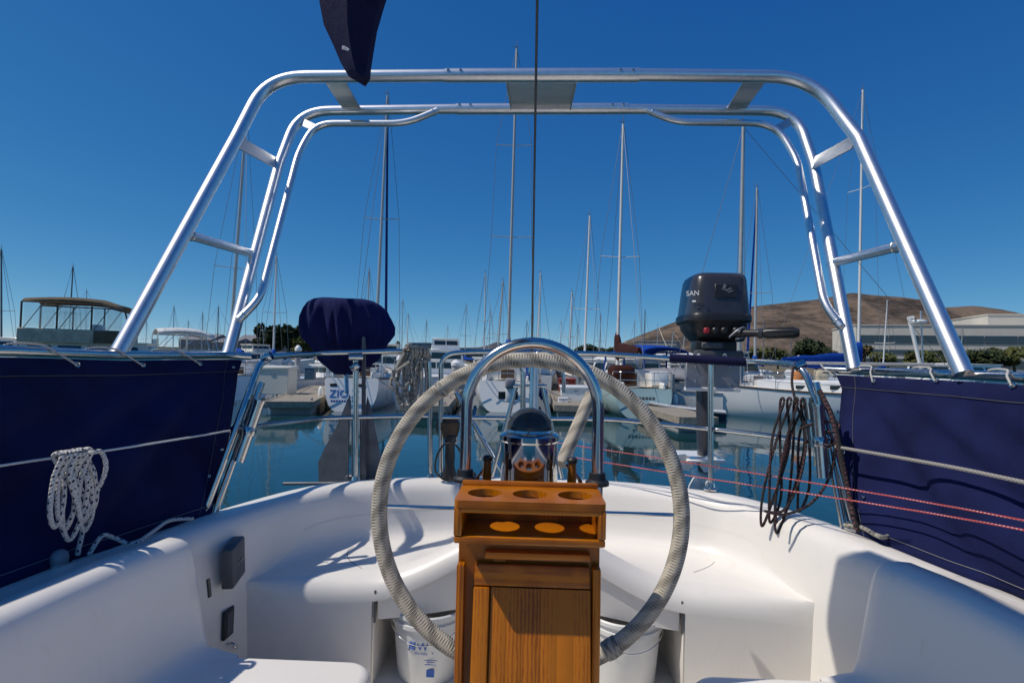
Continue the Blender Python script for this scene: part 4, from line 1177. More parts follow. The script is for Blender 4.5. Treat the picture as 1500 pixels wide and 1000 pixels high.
for k in range(3):
    a_ = 2 * pi * k / 3 + .5
    c_ = at(1020, 690, 2.86)
    bl = []
    for (rr, wd, tw) in [(.03, .02, .6), (.07, .045, .45), (.10, .045, .35), (.125, .02, .3)]:
        d_ = Vector((math.cos(a_), 0, math.sin(a_))); q_ = Vector((-math.sin(a_), 0, math.cos(a_)))
        e_ = q_ * math.cos(tw) + Vector((0, 1, 0)) * math.sin(tw); nn = d_.cross(e_).normalized() * .003
        bl.append([c_ + d_ * rr - e_ * wd + nn, c_ + d_ * rr + e_ * wd + nn, c_ + d_ * rr + e_ * wd - nn, c_ + d_ * rr - e_ * wd - nn])
    MB().loft(bl).build('propeller_blade', M['gel_hull'], om)
# mounting board and its dark pad on the rail
mtb = root('motor_board', 'pale board on the stern rail under the outboard motor', 'motor mount', at(1043, 570, 2.70))
MB().box(at(1043, 549, 2.70), (.258, .03, .150), None, .003).build('board', M['galv'], mtb)
MB().tube([at(981, 524, 2.66), at(1092, 530, 2.56)], .020, 16).build('rail_sleeve', M['navy_dark'], mtb)
for px, py in ((1019, 557), (1070, 562), (1019, 536), (1070, 538)):
    MB().lathe([(.006, 0), (.006, .004), (0, .006)], 10, at(px, py, 2.684), Matrix.Rotation(R_(90), 3, 'X')).build('bolt', M['chrome'], mtb)
MB().box(at(1043, 570, 2.70), (.262, .04, .018), None, .003).build('board_edge', M['decal'], mtb)

# ================================================================== COVERED GRILL
cg = at(505, 520, 2.86)
gr = root('covered_grill', 'round kettle grill under a gathered navy cover above the stern rail', 'grill', cg)
rnd = random.Random(12); rings = []
prof = [(438.0, 16), (438.6, 34), (441, 46), (446, 54), (454, 60), (466, 64.5), (478, 66.5), (489, 65), (499, 60), (507, 53), (514, 47), (521, 43), (528, 39), (535, 31), (542, 22), (548, 15)]
Nn = 160
pls = [(rnd.uniform(0, 2 * pi), rnd.uniform(.03, .065), rnd.uniform(.4, 1.0), rnd.uniform(-.3, .3)) for _ in range(36)]
for j, (py, wp_) in enumerate(prof):
    c_ = at(503 + (2 if py > 500 else 0), py, 2.86); Rw = wp_ / FPX * 2.86 * .955; v_ = j / (len(prof) - 1); o_ = []
    for k in range(Nn):
        a_ = 2 * pi * k / Nn
        pl_ = 0
        for (pa, pw, ph_, dr) in pls:
            d_ = (a_ - pa - dr * v_ + pi) % (2 * pi) - pi
            pl_ += ph_ * math.exp(-(d_ / pw) ** 2)
        amp = lerp(.004, .20, sstep(.10, .48, v_))
        rr = Rw * (1 + (pl_ - .85) * amp + .012 * math.sin(3 * a_ + 1))
        o_.append(c_ + Vector((rr * math.cos(a_), rr * math.sin(a_) * .95, .004 * math.sin(2 * a_ + 1) * (1 - v_))))
    rings.append(o_)
rr3 = []
for a_, b_ in zip(rings, rings[1:]):
    for q in (0, .5): rr3.append([x.lerp(y, q) for x, y in zip(a_, b_)])
rr3.append(rings[-1])
MB().loft(rr3).build('cover', M['navy_bright'], gr, ang=75)
MB().tube([at(507, 540, 2.84), at(508, 575, 2.80)], .012, 10).build('stem', M['stainless'], gr)
MB().lathe([(.052, 0), (.056, .01), (.052, .022)], 24, at(505, 545, 2.86)).build('draw_cord', M['navy_dark'], gr)

# ================================================================== ANCHOR on the stern rail
an = root('anchor', 'galvanised fluke anchor hung points up on the port stern rail', 'anchor', at(522, 708, 2.74))
YA = 2.79
def flat(name, pts, Y, th=.008, tw=0.0):
    P = [at(x, y, Y + tw * (x - 522) / 60) for x, y in pts]
    MB().prism(P, (0, th, 0)).build(name, M['iron'], an)
flat('fluke', [(467, 706), (466, 676), (476, 655), (494, 622), (512, 578), (514, 596), (510, 660), (507, 706)], YA, tw=-.03)
flat('fluke', [(534, 706), (532, 650), (535, 600), (538, 581), (544, 600), (549, 625), (556, 660), (560, 690), (558, 706)], YA, tw=.03)
MB().tube([at(415, 708, YA - .01), at(600, 707, YA + .02)], .0085, 10).build('stock', M['iron'], an)
MB().prism([at(529, 706, YA - .03), at(535, 706, YA - .03), at(535, 506, YA - .06), at(534, 494, YA - .06), at(532, 492, YA - .06), at(530, 496, YA - .06)], (0, .012, 0)).build('shank', M['iron'], an)
MB().box(at(522, 702, YA), (.10, .05, .05), None, .006).build('crown', M['iron'], an)
for px in (510, 516, 528, 536):
    MB().tube([at(px, 700, YA - .03), at(px, 608, YA - .028)], .004, 6).build('rod', M['iron'], an)

# ================================================================== SMALL GEAR ON THE STERN
gz = root('spotlight', 'black hand spotlight with a loose black cable left of the guard hoop', 'spotlight', at(655, 704, 2.74))
MB().lathe([(.03, 0), (.034, .03), (.024, .07), (.026, .12), (.022, .17), (.030, .19), (.028, .215), (0, .22)], 18, at(658, 702, 2.72)).build('body', M['black'], gz)
MB().tube(smooth([at(650, 702, 2.70), at(638, 690, 2.68), at(640, 668, 2.67), at(652, 650, 2.66), at(668, 652, 2.66), at(678, 668, 2.66), at(690, 674, 2.67)], 6), .005, 8).build('cable', M['black'], gz)
MB().tube(smooth([at(664, 700, 2.68), at(676, 692, 2.66), at(690, 690, 2.66), at(700, 700, 2.66)], 6), .006, 8).build('cable', M['black'], gz)
lp = root('stern_lamp', 'dark rounded lamp fixed under the mid rail beside the gate post', 'lamp', at(656, 640, 2.84))
MB().lathe([(.03, -.02), (.05, -.01), (.062, .03), (.062, .065), (.045, .085), (0, .09)], 20, at(656, 636, 2.84)).build('shade', M['darkwood'], lp)
MB().tube([at(656, 640, 2.84), at(657, 662, 2.82)], .016, 12).build('stem', M['black'], lp)

# backstay wire of our boat
bs = MB(); bs.tube([at(779, 520, 2.80), at(783, 240, 2.2), at(789, -120, 1.55)], .0048, 10)
tag(bs.build('backstay', M['stay']), 'dark backstay wire rising from the stern past the arch centre', 'wire')

# boom with furled sail under a navy cover, its end drooping into view
bm_ = root('boom', 'boom end with a furled sail in a navy cover above the arch', 'boom', (-.4, .6, 3.1))
rings = []
for (x, y, zb, zt, w_) in [(-.24, -2.6, 3.05, 3.40, .15), (-.27, -1.4, 3.08, 3.46, .18), (-.30, -.2, 3.12, 3.56, .20), (-.32, .5, 3.14, 3.64, .21), (-.34, .95, 3.14, 3.69, .21), (-.35, 1.30, 3.15, 3.70, .20), (-.36, 1.55, 3.22, 3.66, .16), (-.36, 1.63, 3.32, 3.56, .06)]:
    o_ = []
    for k in range(28):
        a_ = 2 * pi * k / 28
        cz = (zb + zt) / 2; hz = (zt - zb) / 2
        xx = w_ * math.cos(a_) * (1 - .35 * max(0, math.sin(a_))) * (1 + .08 * math.sin(5 * a_ + y * 3)); zz = hz * math.sin(a_) + .012 * math.sin(4 * a_ + y * 9)
        o_.append(Vector((x + xx, y, cz + zz)))
    rings.append(o_)
MB().loft(rings).build('sail_cover', M['navy_dark'], bm_, ang=70)
MB().tube([(-.26, -2.6, 3.06), (-.41, 1.2, 3.16)], .045, 14).build('spar', M['alu'], bm_)
# loose aft flap of the cover, folded to an edge, hanging into view
fl = []
for (px, py, wl_, wr_, Yd) in [(524, 111, 8, 10, 1.20), (521, 106, 14, 16, 1.20), (516, 92, 17, 22, 1.20), (510, 66, 22, 32, 1.19), (505, 36, 31, 42, 1.18), (503, 4, 35, 53, 1.17), (506, -60, 46, 70, 1.14), (512, -150, 60, 90, 1.12)]:
    c_ = at(px, py, Yd); l_ = at(px - wl_, py, Yd + .05); r__ = at(px + wr_, py, Yd + .03); k_ = at(px + wr_ * .15, py, Yd)
    fl.append([l_, l_.lerp(k_, .5) + Vector((0, -.006, 0)), k_ + Vector((0, -.012, 0)), k_.lerp(r__, .5) + Vector((0, .006, 0)), r__, r__ + Vector((0, .03, 0)), k_ + Vector((0, .05, 0)), l_ + Vector((0, .02, 0))])
MB().loft(fl).build('cover_flap', M['navy_dark'], bm_, ang=25)
for q in range(3):
    MB().box(at(503 + q * 3, 70 + q * 1.2, 1.176) , (.006, .001, .008 - q * .001), Matrix.Rotation(R_(20 * q), 3, 'Y')).build('cover_mark', M['decal'], bm_)

# ================================================================== MARINA: docks, pilings, boats
def planks(name, c):
    m, t, b = mk(name)
    br = nd(t, 'ShaderNodeTexWave', Scale=1.1, Distortion=.4, Detail=2.0); br.bands_direction = 'Y'
    t.links.new(coords(t), br.inputs['Vector'])
    f = noise(t, coords(t, scale=(1, 9, 1)), 3, 4)
    a = t.nodes.new('ShaderNodeMath'); a.operation = 'MULTIPLY'; t.links.new(br.outputs['Fac'], a.inputs[0]); t.links.new(f, a.inputs[1])
    t.links.new(ramp(t, a.outputs[0], [(.02, tuple(x * .35 for x in c)), (.2, c), (.6, tuple(x * 1.25 for x in c))]), b.inputs['Base Color']); b.inputs['Roughness'].default_value = .9
    return m
M['planks'] = planks('dock_planks', (.33, .29, .23))
def dock(label, a, b, width, z=.48, h=.42):
    a = Vector((a[0], a[1], 0)); b = Vector((b[0], b[1], 0)); d = (b - a); L = d.length
    ang = math.atan2(-d.x, d.y)
    r = root('dock', label, 'dock', a, ang, world=False)
    MB().box((0, L / 2, z - .03), (width, L, .06)).build('deck', M['planks'], r, flat=True)
    for sx in (-1, 1): MB().box((sx * (width / 2 + .045), L / 2, z - .10), (.09, L + .18, .24), None, .01).build('fascia', M['oldwood'], r, flat=True)
    MB().box((0, -.05, z - .10), (width, .1, .235), None, .01).build('end_board', M['oldwood'], r, flat=True)
    for k in range(max(1, int(L / 2.6))):
        MB().box((0, 1.1 + k * 2.6, -.02), (width * .9, 1.5, .62)).build('float', M['concrete'], r, flat=True)
    for k in range(max(1, int(L / 3))):
        MB().box((width * .42, .8 + k * 3, z + .05), (.06, .26, .07), None, .015).build('cleat', M['galv'], r)
    return r
def gxy(px, py, z): p = atz(px, py, z); return (p.x, p.y)
dock('timber finger dock left of the white boat with a blue name', (gxy(424, 588, .48)), (gxy(424, 588, .48)[0] - 3.0, gxy(424, 588, .48)[1] + 12), 1.5)
dock('timber finger dock right of the pale green boat', gxy(1022, 611, .48), (gxy(1022, 611, .48)[0] - 1.2, gxy(1022, 611, .48)[1] + 13), 1.05)
dock('short timber dock end behind the wheel rim on the right', gxy(845, 594, .48), (gxy(845, 594, .48)[0] + .2, gxy(845, 594, .48)[1] + 10), 1.5)
dock('timber dock end seen between the gate posts and the wheel', gxy(622, 594, .48), (gxy(622, 594, .48)[0] - .8, gxy(622, 594, .48)[1] + 10), 1.5)
dock('long walkway dock running across behind the nearest boats', (-34, 38.5), (40, 36.5), 2.2)
dock('far walkway dock running across behind the second row of boats', (-70, 66), (75, 64), 2.4)
def piling(label, px, ytop, D, rad, cap):
    p = at(px, ytop, D)
    r = root('piling', label, 'piling', (p.x, D, 0), group='dock pilings')
    MB().lathe([(rad, -1), (rad, p.z - .25), (rad * .98, p.z - .2)], 16, (p.x, D, 0)).build('shaft', M['piling'], r)
    if cap: MB().lathe([(rad * 1.22, p.z - .32), (rad * 1.22, p.z - .18), (rad * .6, p.z - .05), (0.001, p.z)], 16, (p.x, D, 0)).build('cap', M['gel_hull'], r)
piling('concrete piling with a white pointed cap left of the wheel top', 668, 526, 27, .20, True)
piling('tall grey piling in front of the blue canopied powerboat', 984, 541, 23.5, .13, False)
piling('grey piling behind the dock left of the white boat', 437, 505, 30, .15, True)
piling('grey piling behind the right quarter rail', 1170, 520, 32, .16, True)
piling('grey piling just right of the blue grill cover', 585, 520, 34, .15, True)
piling('white capped piling seen below the rail right of the wheel', 1098, 532, 40, .2, True)

# ---- dock boxes
def dock_box(label, px0, px1, ytop, ybot, D, mat, cat='dock box'):
    a = at(px0, ytop, D); c = at(px1, ybot, D)
    r = root('dock_box', label, cat, ((a.x + c.x) / 2, D, c.z))
    W = c.x - a.x; H = a.z - c.z; mx = (a.x + c.x) / 2
    MB().box((mx, D + W * .35, c.z + H * .44), (W, W * .7, H * .88), None, .02).build('body', mat, r)
    MB().box((mx, D + W * .35, c.z + H * .94), (W * 1.06, W * .76, H * .12), Matrix.Rotation(R_(3), 3, 'X'), .02, 2).build('lid', mat, r)
    MB().box((mx, D - .012, c.z + H * .72), (W * .14, .02, H * .07)).build('latch', M['galv'], r)
dock_box('tall white dock box on the dock behind the left quarter rail', 378, 421, 536, 578, 22.5, M['gel_cream'])
dock_box('white dock box with grey side right of the guard hoop', 822, 866, 565, 592, 22.5, M['gel_hull'])
dock_box('red cabinet on the dock behind the guard hoop', 819, 843, 554, 574, 25.5, M['red_paint'], 'cabinet')
dock_box('dark green barrel shaped bin on the left dock', 446, 459, 538, 556, 26, M['bldg_blue'], 'bin')
dock_box('small white step box on the dock right of the guard hoop', 818, 832, 582, 597, 21.8, M['gel_hull'], 'steps')

# ---- sailing boats
def hull_fn(L, B, F, flare=.0, sheer=.25, tr=.74, rake=-.42):
    S = 16; rings = []
    for i in range(S + 1):
        s = i / S
        b = (tr + (1 - tr) * math.sin(min(s / .42, 1) * pi / 2)) if s < .42 else max(0.0, math.cos((s - .42) / .58 * pi / 2)) ** .78
        b *= B / 2
        f = F * (1 - .10 * math.sin(pi * s)) + sheer * s * s
        row = []
        for k in range(13):
            q = k / 12; a = pi * q                       # port gunwale to starboard gunwale
            x = -math.cos(a); xx = math.copysign(abs(x) ** .55, x)
            dep = max(0.0, math.sin(a)) ** .8
            z = f - (f + .42 * (1 - abs(2 * s - 1) ** 2 * .8)) * dep
            y = L * s - (rake * (1 - (f - z) / (f + .5)) * (1 if s == 0 else 0)) + (.10 * L * (z / f) if s > .85 and z > 0 else 0) * ((s - .85) / .15 if s > .85 else 0)
            row.append(Vector((b * xx, y, z)))
        rings.append(row)
    return rings
def sail_hull(r, L, B, F, mat, stripe=None, tr=.74):
    rings = hull_fn(L, B, F, tr=tr)
    mb = MB(); mb.loft(rings, closed=False, cap=False)
    mb.add(rings[0], [tuple(range(13))])
    h = mb.build('hull', mat, r, ang=35)
    # deck
    dk = MB(); vs = []
    for row in rings: vs += [row[0] + Vector((0, 0, -.02)), Vector((0, row[0].y, row[0].z + .06)), row[-1] + Vector((0, 0, -.02))]
    dk.add(vs, [(i * 3 + k, i * 3 + k + 1, (i + 1) * 3 + k + 1, (i + 1) * 3 + k) for i in range(len(rings) - 1) for k in range(2)])
    dk.build('deck', M['gel_cream'], r)
    rl = MB()
    rl.tube([row[0] for row in rings] + [row[-1] for row in reversed(rings)], .035, 6); rl.build('toe_rail', stripe or M['darkwood'], r)
    return rings
def sailcover(r, y0, y1, z, mat, hgt=.38):
    rings = []
    for i in range(9):
        u = i / 8; y = lerp(y0, y1, u)
        h = hgt * (1.0 - .55 * u) + (.9 * hgt if i == 0 else 0)
        o_ = []
        for k in range(12):
            a = 2 * pi * k / 12
            o_.append(Vector((.16 * (1 - .4 * u) * math.cos(a) * (1 + .15 * math.sin(3 * a + i * 2)), y, z + h * .35 + h * .6 * math.sin(a) + .03 * math.sin(i * 2.3))))
        rings.append(o_)
    MB().loft(rings).build('sail_cover', mat, r, ang=60)
def sailboat(label, base, top, D, rz=0.0, L=10., B=3.0, F=1.05, hull='gel_hull', mast='mast', my=.58, spreaders=(.55,), cover='royal', jib=None, jibside=0, mr=.085, detail=2, group=None, stern=None, name='sailboat_moored', cabin=True, cabin_h=.5, mizzen=False, cover_h=.38):
    bp = at(base[0], base[1], D); tp = at(top[0], top[1], D)
    if stern:
        sp_ = atz(stern[0], stern[1], 0.0)
        rz = math.atan2(-(bp.x - sp_.x), bp.y - sp_.y); loc = Vector((sp_.x, sp_.y, 0)); ml = (Vector((bp.x, bp.y, 0)) - loc).length
    else:
        ml = L * my; loc = Vector((bp.x, bp.y, 0)) - Vector((-math.sin(rz), math.cos(rz), 0)) * ml
    r = root(name, label, 'sailboat', loc, rz, group, world=False)
    inv = Matrix.Rotation(-rz, 3, 'Z')
    tl_ = inv @ (Vector((tp.x, tp.y, tp.z)) - loc)
    k_ = (bp.z - F) / (tp.z - bp.z) if tp.z > bp.z else 0
    full = Vector((bp.x, bp.y, bp.z)); dirv = (tp - bp)
    foot = inv @ (bp - dirv * ((bp.z - F) / dirv.z) - loc)
    rings = sail_hull(r, L, B, F, M[hull])
    if cabin:
        y0, y1 = L * .30, L * .74; cr = []
        for i in range(7):
            u = i / 6; y = lerp(y0, y1, u); wv_ = B * .5 * lerp(.66, .30, u ** 1.4); hh = cabin_h * (1 - .35 * u)
            f = F * .93 + .2 * (y / L) ** 2
            cr.append([Vector((-wv_, y, f)), Vector((-wv_ * .9, y, f + hh * .8)), Vector((-wv_ * .6, y, f + hh)), Vector((wv_ * .6, y, f + hh)), Vector((wv_ * .9, y, f + hh * .8)), Vector((wv_, y, f))])
        cb = MB().loft(cr).build('cabin', M['gel_hull'], r, ang=30)
        if detail > 1:
            for sx in (-1, 1):
                for q in range(3):
                    u = .12 + q * .26; y = lerp(y0, y1, u); wv_ = B * .5 * lerp(.66, .30, u ** 1.4); hh = cabin_h * (1 - .35 * u)
                    MB().box((sx * wv_ * .955, y, F * .95 + hh * .45), (.03, .55, hh * .34), Matrix.Rotation(R_(-sx * 8), 3, 'Z'), .01).build('window', M['window'], cb)
            MB().box((0, y0 - .01, F + cabin_h * .35), (B * .2, .04, cabin_h * .7), None, .01).build('companionway', M['darkwood'], cb)
            # cockpit coamings
            for sx in (-1, 1): MB().box((sx * B * .27, L * .17, F * .97 + .12), (.10, L * .26, .26), None, .03).build('coaming', M['gel_hull'], r)
    n = 10 if detail > 1 else 6
    m_ = MB(); m_.tube([foot.lerp(tl_, q / 6) for q in range(7)], [lerp(mr, mr * .72, q / 6) for q in range(7)], n); mo = m_.build('mast', M[mast], r)
    H = (tl_ - foot).length
    bowp = Vector((0, L * 1.06, F + .3)); sternp = Vector((0, .05, F + .05))
    wr = .011 if D < 40 else .014
    for u in spreaders:
        c_ = foot.lerp(tl_, u); hw = B * .36 * (1.1 - .4 * u)
        MB().tube([c_ + Vector((-hw, 0, .05)), c_, c_ + Vector((hw, 0, .05))], .022 if D < 50 else .03, 5).build('spreader', M[mast], r)
    if detail:
        st = MB()
        st.tube([tl_, bowp], wr, 4); st.tube([tl_, sternp], wr, 4)
        for sx in (-1, 1):
            pts = [tl_ + Vector((sx * .05, 0, -.1))]
            if spreaders: u = spreaders[-1]; pts.append(foot.lerp(tl_, u) + Vector((sx * B * .36 * (1.1 - .4 * u), 0, .05)))
            if len(spreaders) > 1: u = spreaders[0]; pts.append(foot.lerp(tl_, u) + Vector((sx * B * .36 * (1.1 - .4 * u), 0, .05)))
            pts.append(Vector((sx * B * .45, ml, F)))
            st.tube(pts, wr, 4)
        st.build('rigging', M['wire'], r)
        MB().tube([tl_ + Vector((0, 0, 0)), tl_ + Vector((.0, 0, .45))], .012, 4).build('aerial', M['mast_dark'], mo)
        MB().tube([tl_ + Vector((-.22, 0, .12)), tl_ + Vector((.10, 0, .12))], .018, 4).build('wind_vane', M['mast_dark'], mo)
    bz = F + cabin_h + .55
    MB().tube([(foot.x, foot.y, bz), (0, L * .12, bz + .05)], .06, 8).build('boom', M[mast], r)
    if cover: sailcover(r, foot.y + .15, L * .12, bz + .02, M[cover], cover_h)
    if jib:
        a_, b_ = tl_.lerp(bowp, .06), tl_.lerp(bowp, .94)
        MB().tube([a_.lerp(b_, q / 8) for q in range(9)], [lerp(.05, .085, q / 8) for q in range(9)], 8).build('furled_jib', M[jib], r)
    if detail > 1:
        pr = MB(); hz = F + .62
        b_ = B * .5 * .74
        pr.tube(fillet([(-b_, L * .12, F), (-b_, L * .12, hz), (-b_ * .95, .08, hz), (b_ * .95, .08, hz), (b_, L * .12, hz), (b_, L * .12, F)], .2, 5), .018, 6)
        pr.tube(fillet([(-b_, L * .12, F + .32), (-b_ * .95, .08, F + .32), (b_ * .95, .08, F + .32), (b_, L * .12, F + .32)], .2, 5), .015, 6)
        for x in (-b_ * .9, -b_ * .3, b_ * .3, b_ * .9): pr.tube([(x, .08, F), (x, .08, hz)], .016, 6)
        pr.build('pushpit', M['stainless'], r)
        pu = MB()
        for i in (5, 7, 9, 11, 13):
            for e in (0, -1):
                p = rings[i][e]; pu.tube([p, p + Vector((0, 0, .62))], .016, 5)
        for hz_ in (.32, .62):
            for e in (0, -1): pu.tube([rings[i][e] + Vector((0, 0, hz_)) for i in (2, 5, 7, 9, 11, 13)], .009, 4)
        pu.build('lifelines', M['stainless'], r)
        MB().tube(fillet([rings[13][0] + Vector((0, 0, .62)), Vector((-.2, L * 1.02, F + .95)), Vector((.2, L * 1.02, F + .95)), rings[13][-1] + Vector((0, 0, .62))], .2, 5), .018, 6).build('pulpit', M['stainless'], r)
    return r
def R0(r): return Matrix.Translation(r.location) @ Matrix.Rotation(r.rotation_euler.z, 4, 'Z')

# nearest boats
zio = sailboat('white sailboat with blue name on its transom beyond the anchor', (552, 470), (568, 140), 27.5, L=10.5, B=2.75, F=1.28, stern=(512, 603), spreaders=(.55,), cover='royal', jib='blue_sail', cabin_h=.55, name='moored_sailboat')
text_obj('name_letters', 'ZIO Z', .42, M['decal_blue'], frame_M((-.28, .42 * (1 - (1.28 - .66) / 1.78) - .012, .66), (1, 0, 0), (0, .236, 1)), zio, .004)
for k in range(9):
    MB().box((-.72 + k * .1, 0.2, .40), (.065, .01, .07)).build('name_mark', M['decal_blue'], zio)
for x in (-.7, .38): MB().box((x, 0.342, 1.0), (.26, .03, .12), None, .01).build('transom_vent', M['black'], zio)
MB().box((0, 1.1, 1.75), (1.7, 1.3, .10), None, .04).build('dodger', M['navy_dark'], zio)
MB().box((-.45, 2.0, 1.62), (.5, .6, .55), None, .05).build('cockpit_cover', M['grey_canvas'], zio)
mid = sailboat('white sailboat with stern gear seen through the guard hoop', (745, 500), (757, 72), 28, L=11, B=3.1, F=1.25, stern=(742, 604), spreaders=(.42, .70), cover='royal', cover_h=.5, cabin_h=.6, name='moored_sailboat')
MB().box((.12, -.25, .72), (.34, .2, .6), None, .06, 2).build('outboard_leg', M['gel_hull'], mid)
MB().box((.12, -.30, 1.18), (.40, .42, .42), None, .10, 3).build('outboard_cowl', M['grey_canvas'], mid)
MB().box((.05, 0.257, .62), (.8, .03, .4), None, .01).build('motor_recess', M['window'], mid)
MB().box((.9, .8, 1.75), (.28, .3, .95), None, .10, 2).build('cowl_vent', M['royal'], mid)
MB().tube(fillet([(.55, .2, 1.2), (.55, .2, 2.05), (1.1, .2, 2.05), (1.1, .2, 1.2)], .2, 6), .03, 8).build('stern_hoop', M['mast_white'], mid)
MB().box((-.75, 1.2, 1.75), (.9, .9, .6), None, .06, 2).build('wheel_shelter', M['gel_hull'], mid)
grn = sailboat('pale green sailboat with lettered transom and maroon covers right of the wheel', (905, 505), (913, 182), 27, L=10, B=2.9, F=1.12, stern=(946, 613), hull='gel_pale', spreaders=(.48,), cover='maroon', cover_h=.7, cabin_h=.75, name='moored_sailboat', mast='mast_white')
for k in range(8): MB().box((-.55 + k * .13, 0.309, .74), (.085, .01, .11)).build('name_mark', M['seam'], grn)
for k in range(6): MB().box((-.4 + k * .12, 0.242, .48), (.075, .01, .07)).build('name_mark', M['seam'], grn)
MB().box((-.55, 2.2, 1.62), (1.0, 1.3, .75), None, .25, 3).build('dodger', M['maroon'], grn)
MB().box((.75, 1.5, 1.5), (.7, 1.2, .55), None, .06, 2).build('deck_house', M['gel_hull'], grn)
whb = sailboat('white sailboat with dark wood rail lying broadside behind the dark coiled rope', (1083, 500), (1089, 186), 23.5, rz=R_(78), L=10.5, B=3.0, F=1.12, my=.80, spreaders=(.42,), cover=None, name='moored_sailboat', mr=.1, cabin_h=.55)
MB().box((.2, 5.2, 1.75), (.5, .5, .45), None, .12, 3).build('fender_ball', M['tan_canvas'], whb)
MB().lathe([(.0, 0), (.22, .02), (.26, .2), (.2, .42), (0, .45)], 14, (.5, 6.0, 1.45)).build('orange_float', paint('orange_float', (.55, .20, .05), .6), whb)
sailboat('white sailboat with furled blue jib behind the outboard tiller', (1106, 510), (1109, 275), 36, rz=R_(-16), L=10, B=2.9, F=1.1, my=.5, spreaders=(.45,), jib='royal', cover='royal', name='moored_sailboat', detail=2)
sailboat('sailboat with bright blue sail cover behind the right arch leg', (1258, 500), (1264, 132), 33, rz=R_(-72), L=11, B=3.1, F=1.1, my=.62, spreaders=(.66,), cover='royal', cover_h=.95, name='moored_sailboat', mast='mast_white')
sailboat('sailboat with thick grey mast leaning past the left arch leg', (342, 440), (361, 168), 30, rz=R_(35), L=11, B=3.1, F=1.1, my=.55, spreaders=(.40,), cover='royal', name='moored_sailboat', mr=.10)
sailboat('sailboat with slim white mast above the left quarter rail', (401, 500), (405, 375), 42, rz=R_(15), L=8.5, B=2.7, F=.95, my=.55, spreaders=(.5,), cover='royal', name='moored_sailboat', mast='mast_white')
sailboat('sailboat whose mast stands close left of the tall masts right of the backstay', (857, 505), (864, 316), 38, rz=R_(5), L=9.5, B=2.8, F=1.0, my=.55, spreaders=(.42,), cover=None, name='moored_sailboat', mast='mast_white')
sailboat('sailboat with short mast low between backstay and next mast', (835, 500), (838, 428), 52, rz=R_(0), L=8, B=2.5, F=.95, my=.55, spreaders=(.45,), cover='royal', name='moored_sailboat', detail=1, mast='mast_white')
sailboat('sailboat with mast crossing the left end of the long office building', (1296, 500), (1300, 440), 60, rz=R_(-40), L=9, B=2.8, F=1.0, my=.55, spreaders=(.45,), cover='royal', name='moored_sailboat', detail=1, mast='mast_white')
sailboat('sailboat with dark blue mast at the left picture edge', (2, 480), (2, 365), 48, rz=R_(30), L=9, B=2.8, F=1.0, my=.55, spreaders=(.45,), cover=None, name='moored_sailboat', detail=1, mast='mast_dark')
sailboat('sailboat with two close masts above the brown canvas cruiser', (103, 460), (107, 390), 58, rz=R_(20), L=9, B=2.8, F=1.0, my=.55, spreaders=(.5,), cover=None, name='moored_sailboat', detail=1, mast='mast_dark')
sailboat('sailboat with brownish mast just left of the blue sail cover amidships', (730, 505), (737, 412), 46, rz=R_(8), L=9, B=2.8, F=1.0, my=.55, spreaders=(.42,), cover=None, name='moored_sailboat', detail=1, mast='mast')
sailboat('sailboat with a pale mast just right of the backstay', (788, 500), (792, 400), 48, rz=R_(-4), L=9, B=2.8, F=1.0, my=.55, spreaders=(.38,), cover=None, name='moored_sailboat', detail=1, mast='mast_white')
sailboat('sailboat with short mast close above the blue grill cover', (538, 470), (541, 396), 50, rz=R_(6), L=9, B=2.8, F=1.0, my=.55, spreaders=(.45,), cover=None, name='moored_sailboat', detail=1, mast='mast')
def fit_out(r, L, B, F, sides=(-1, 1), col='gel_hull'):
    for sx in sides:
        for k in range(3):
            y = L * (.16 + .2 * k); x = sx * (B * .5 + .10)
            MB().lathe([(.0, -.30), (.06, -.28), (.10, -.2), (.10, .2), (.06, .28), (.02, .32), (0, .32)], 12, (x, y, .55)).build('fender', M[col], r)
            MB().tube([(x, y, .85), (sx * B * .46, y, F + .05)], .012, 5).build('fender_line', M['tan_rope'], r)
        MB().lathe([(.09, 0), (.07, .05), (.06, .12), (.09, .16), (0, .17)], 14, (sx * B * .27, L * .2, F + .22)).build('winch', M['chrome'], r)
        MB().tube(smooth([(sx * B * .36, .15, F), (sx * B * .62, .1, F * .62), (sx * B * .85, .35, .55)], 6), .016, 6).build('mooring_line', M['tan_rope'], r)
for r_, L_, B_, F_, c_ in ((zio, 10.5, 2.75, 1.28, 'gel_hull'), (mid, 11, 3.1, 1.25, 'royal'), (grn, 10, 2.9, 1.12, 'gel_hull'), (whb, 10.5, 3.0, 1.12, 'navy_hull')):
    fit_out(r_, L_, B_, F_, col=c_)
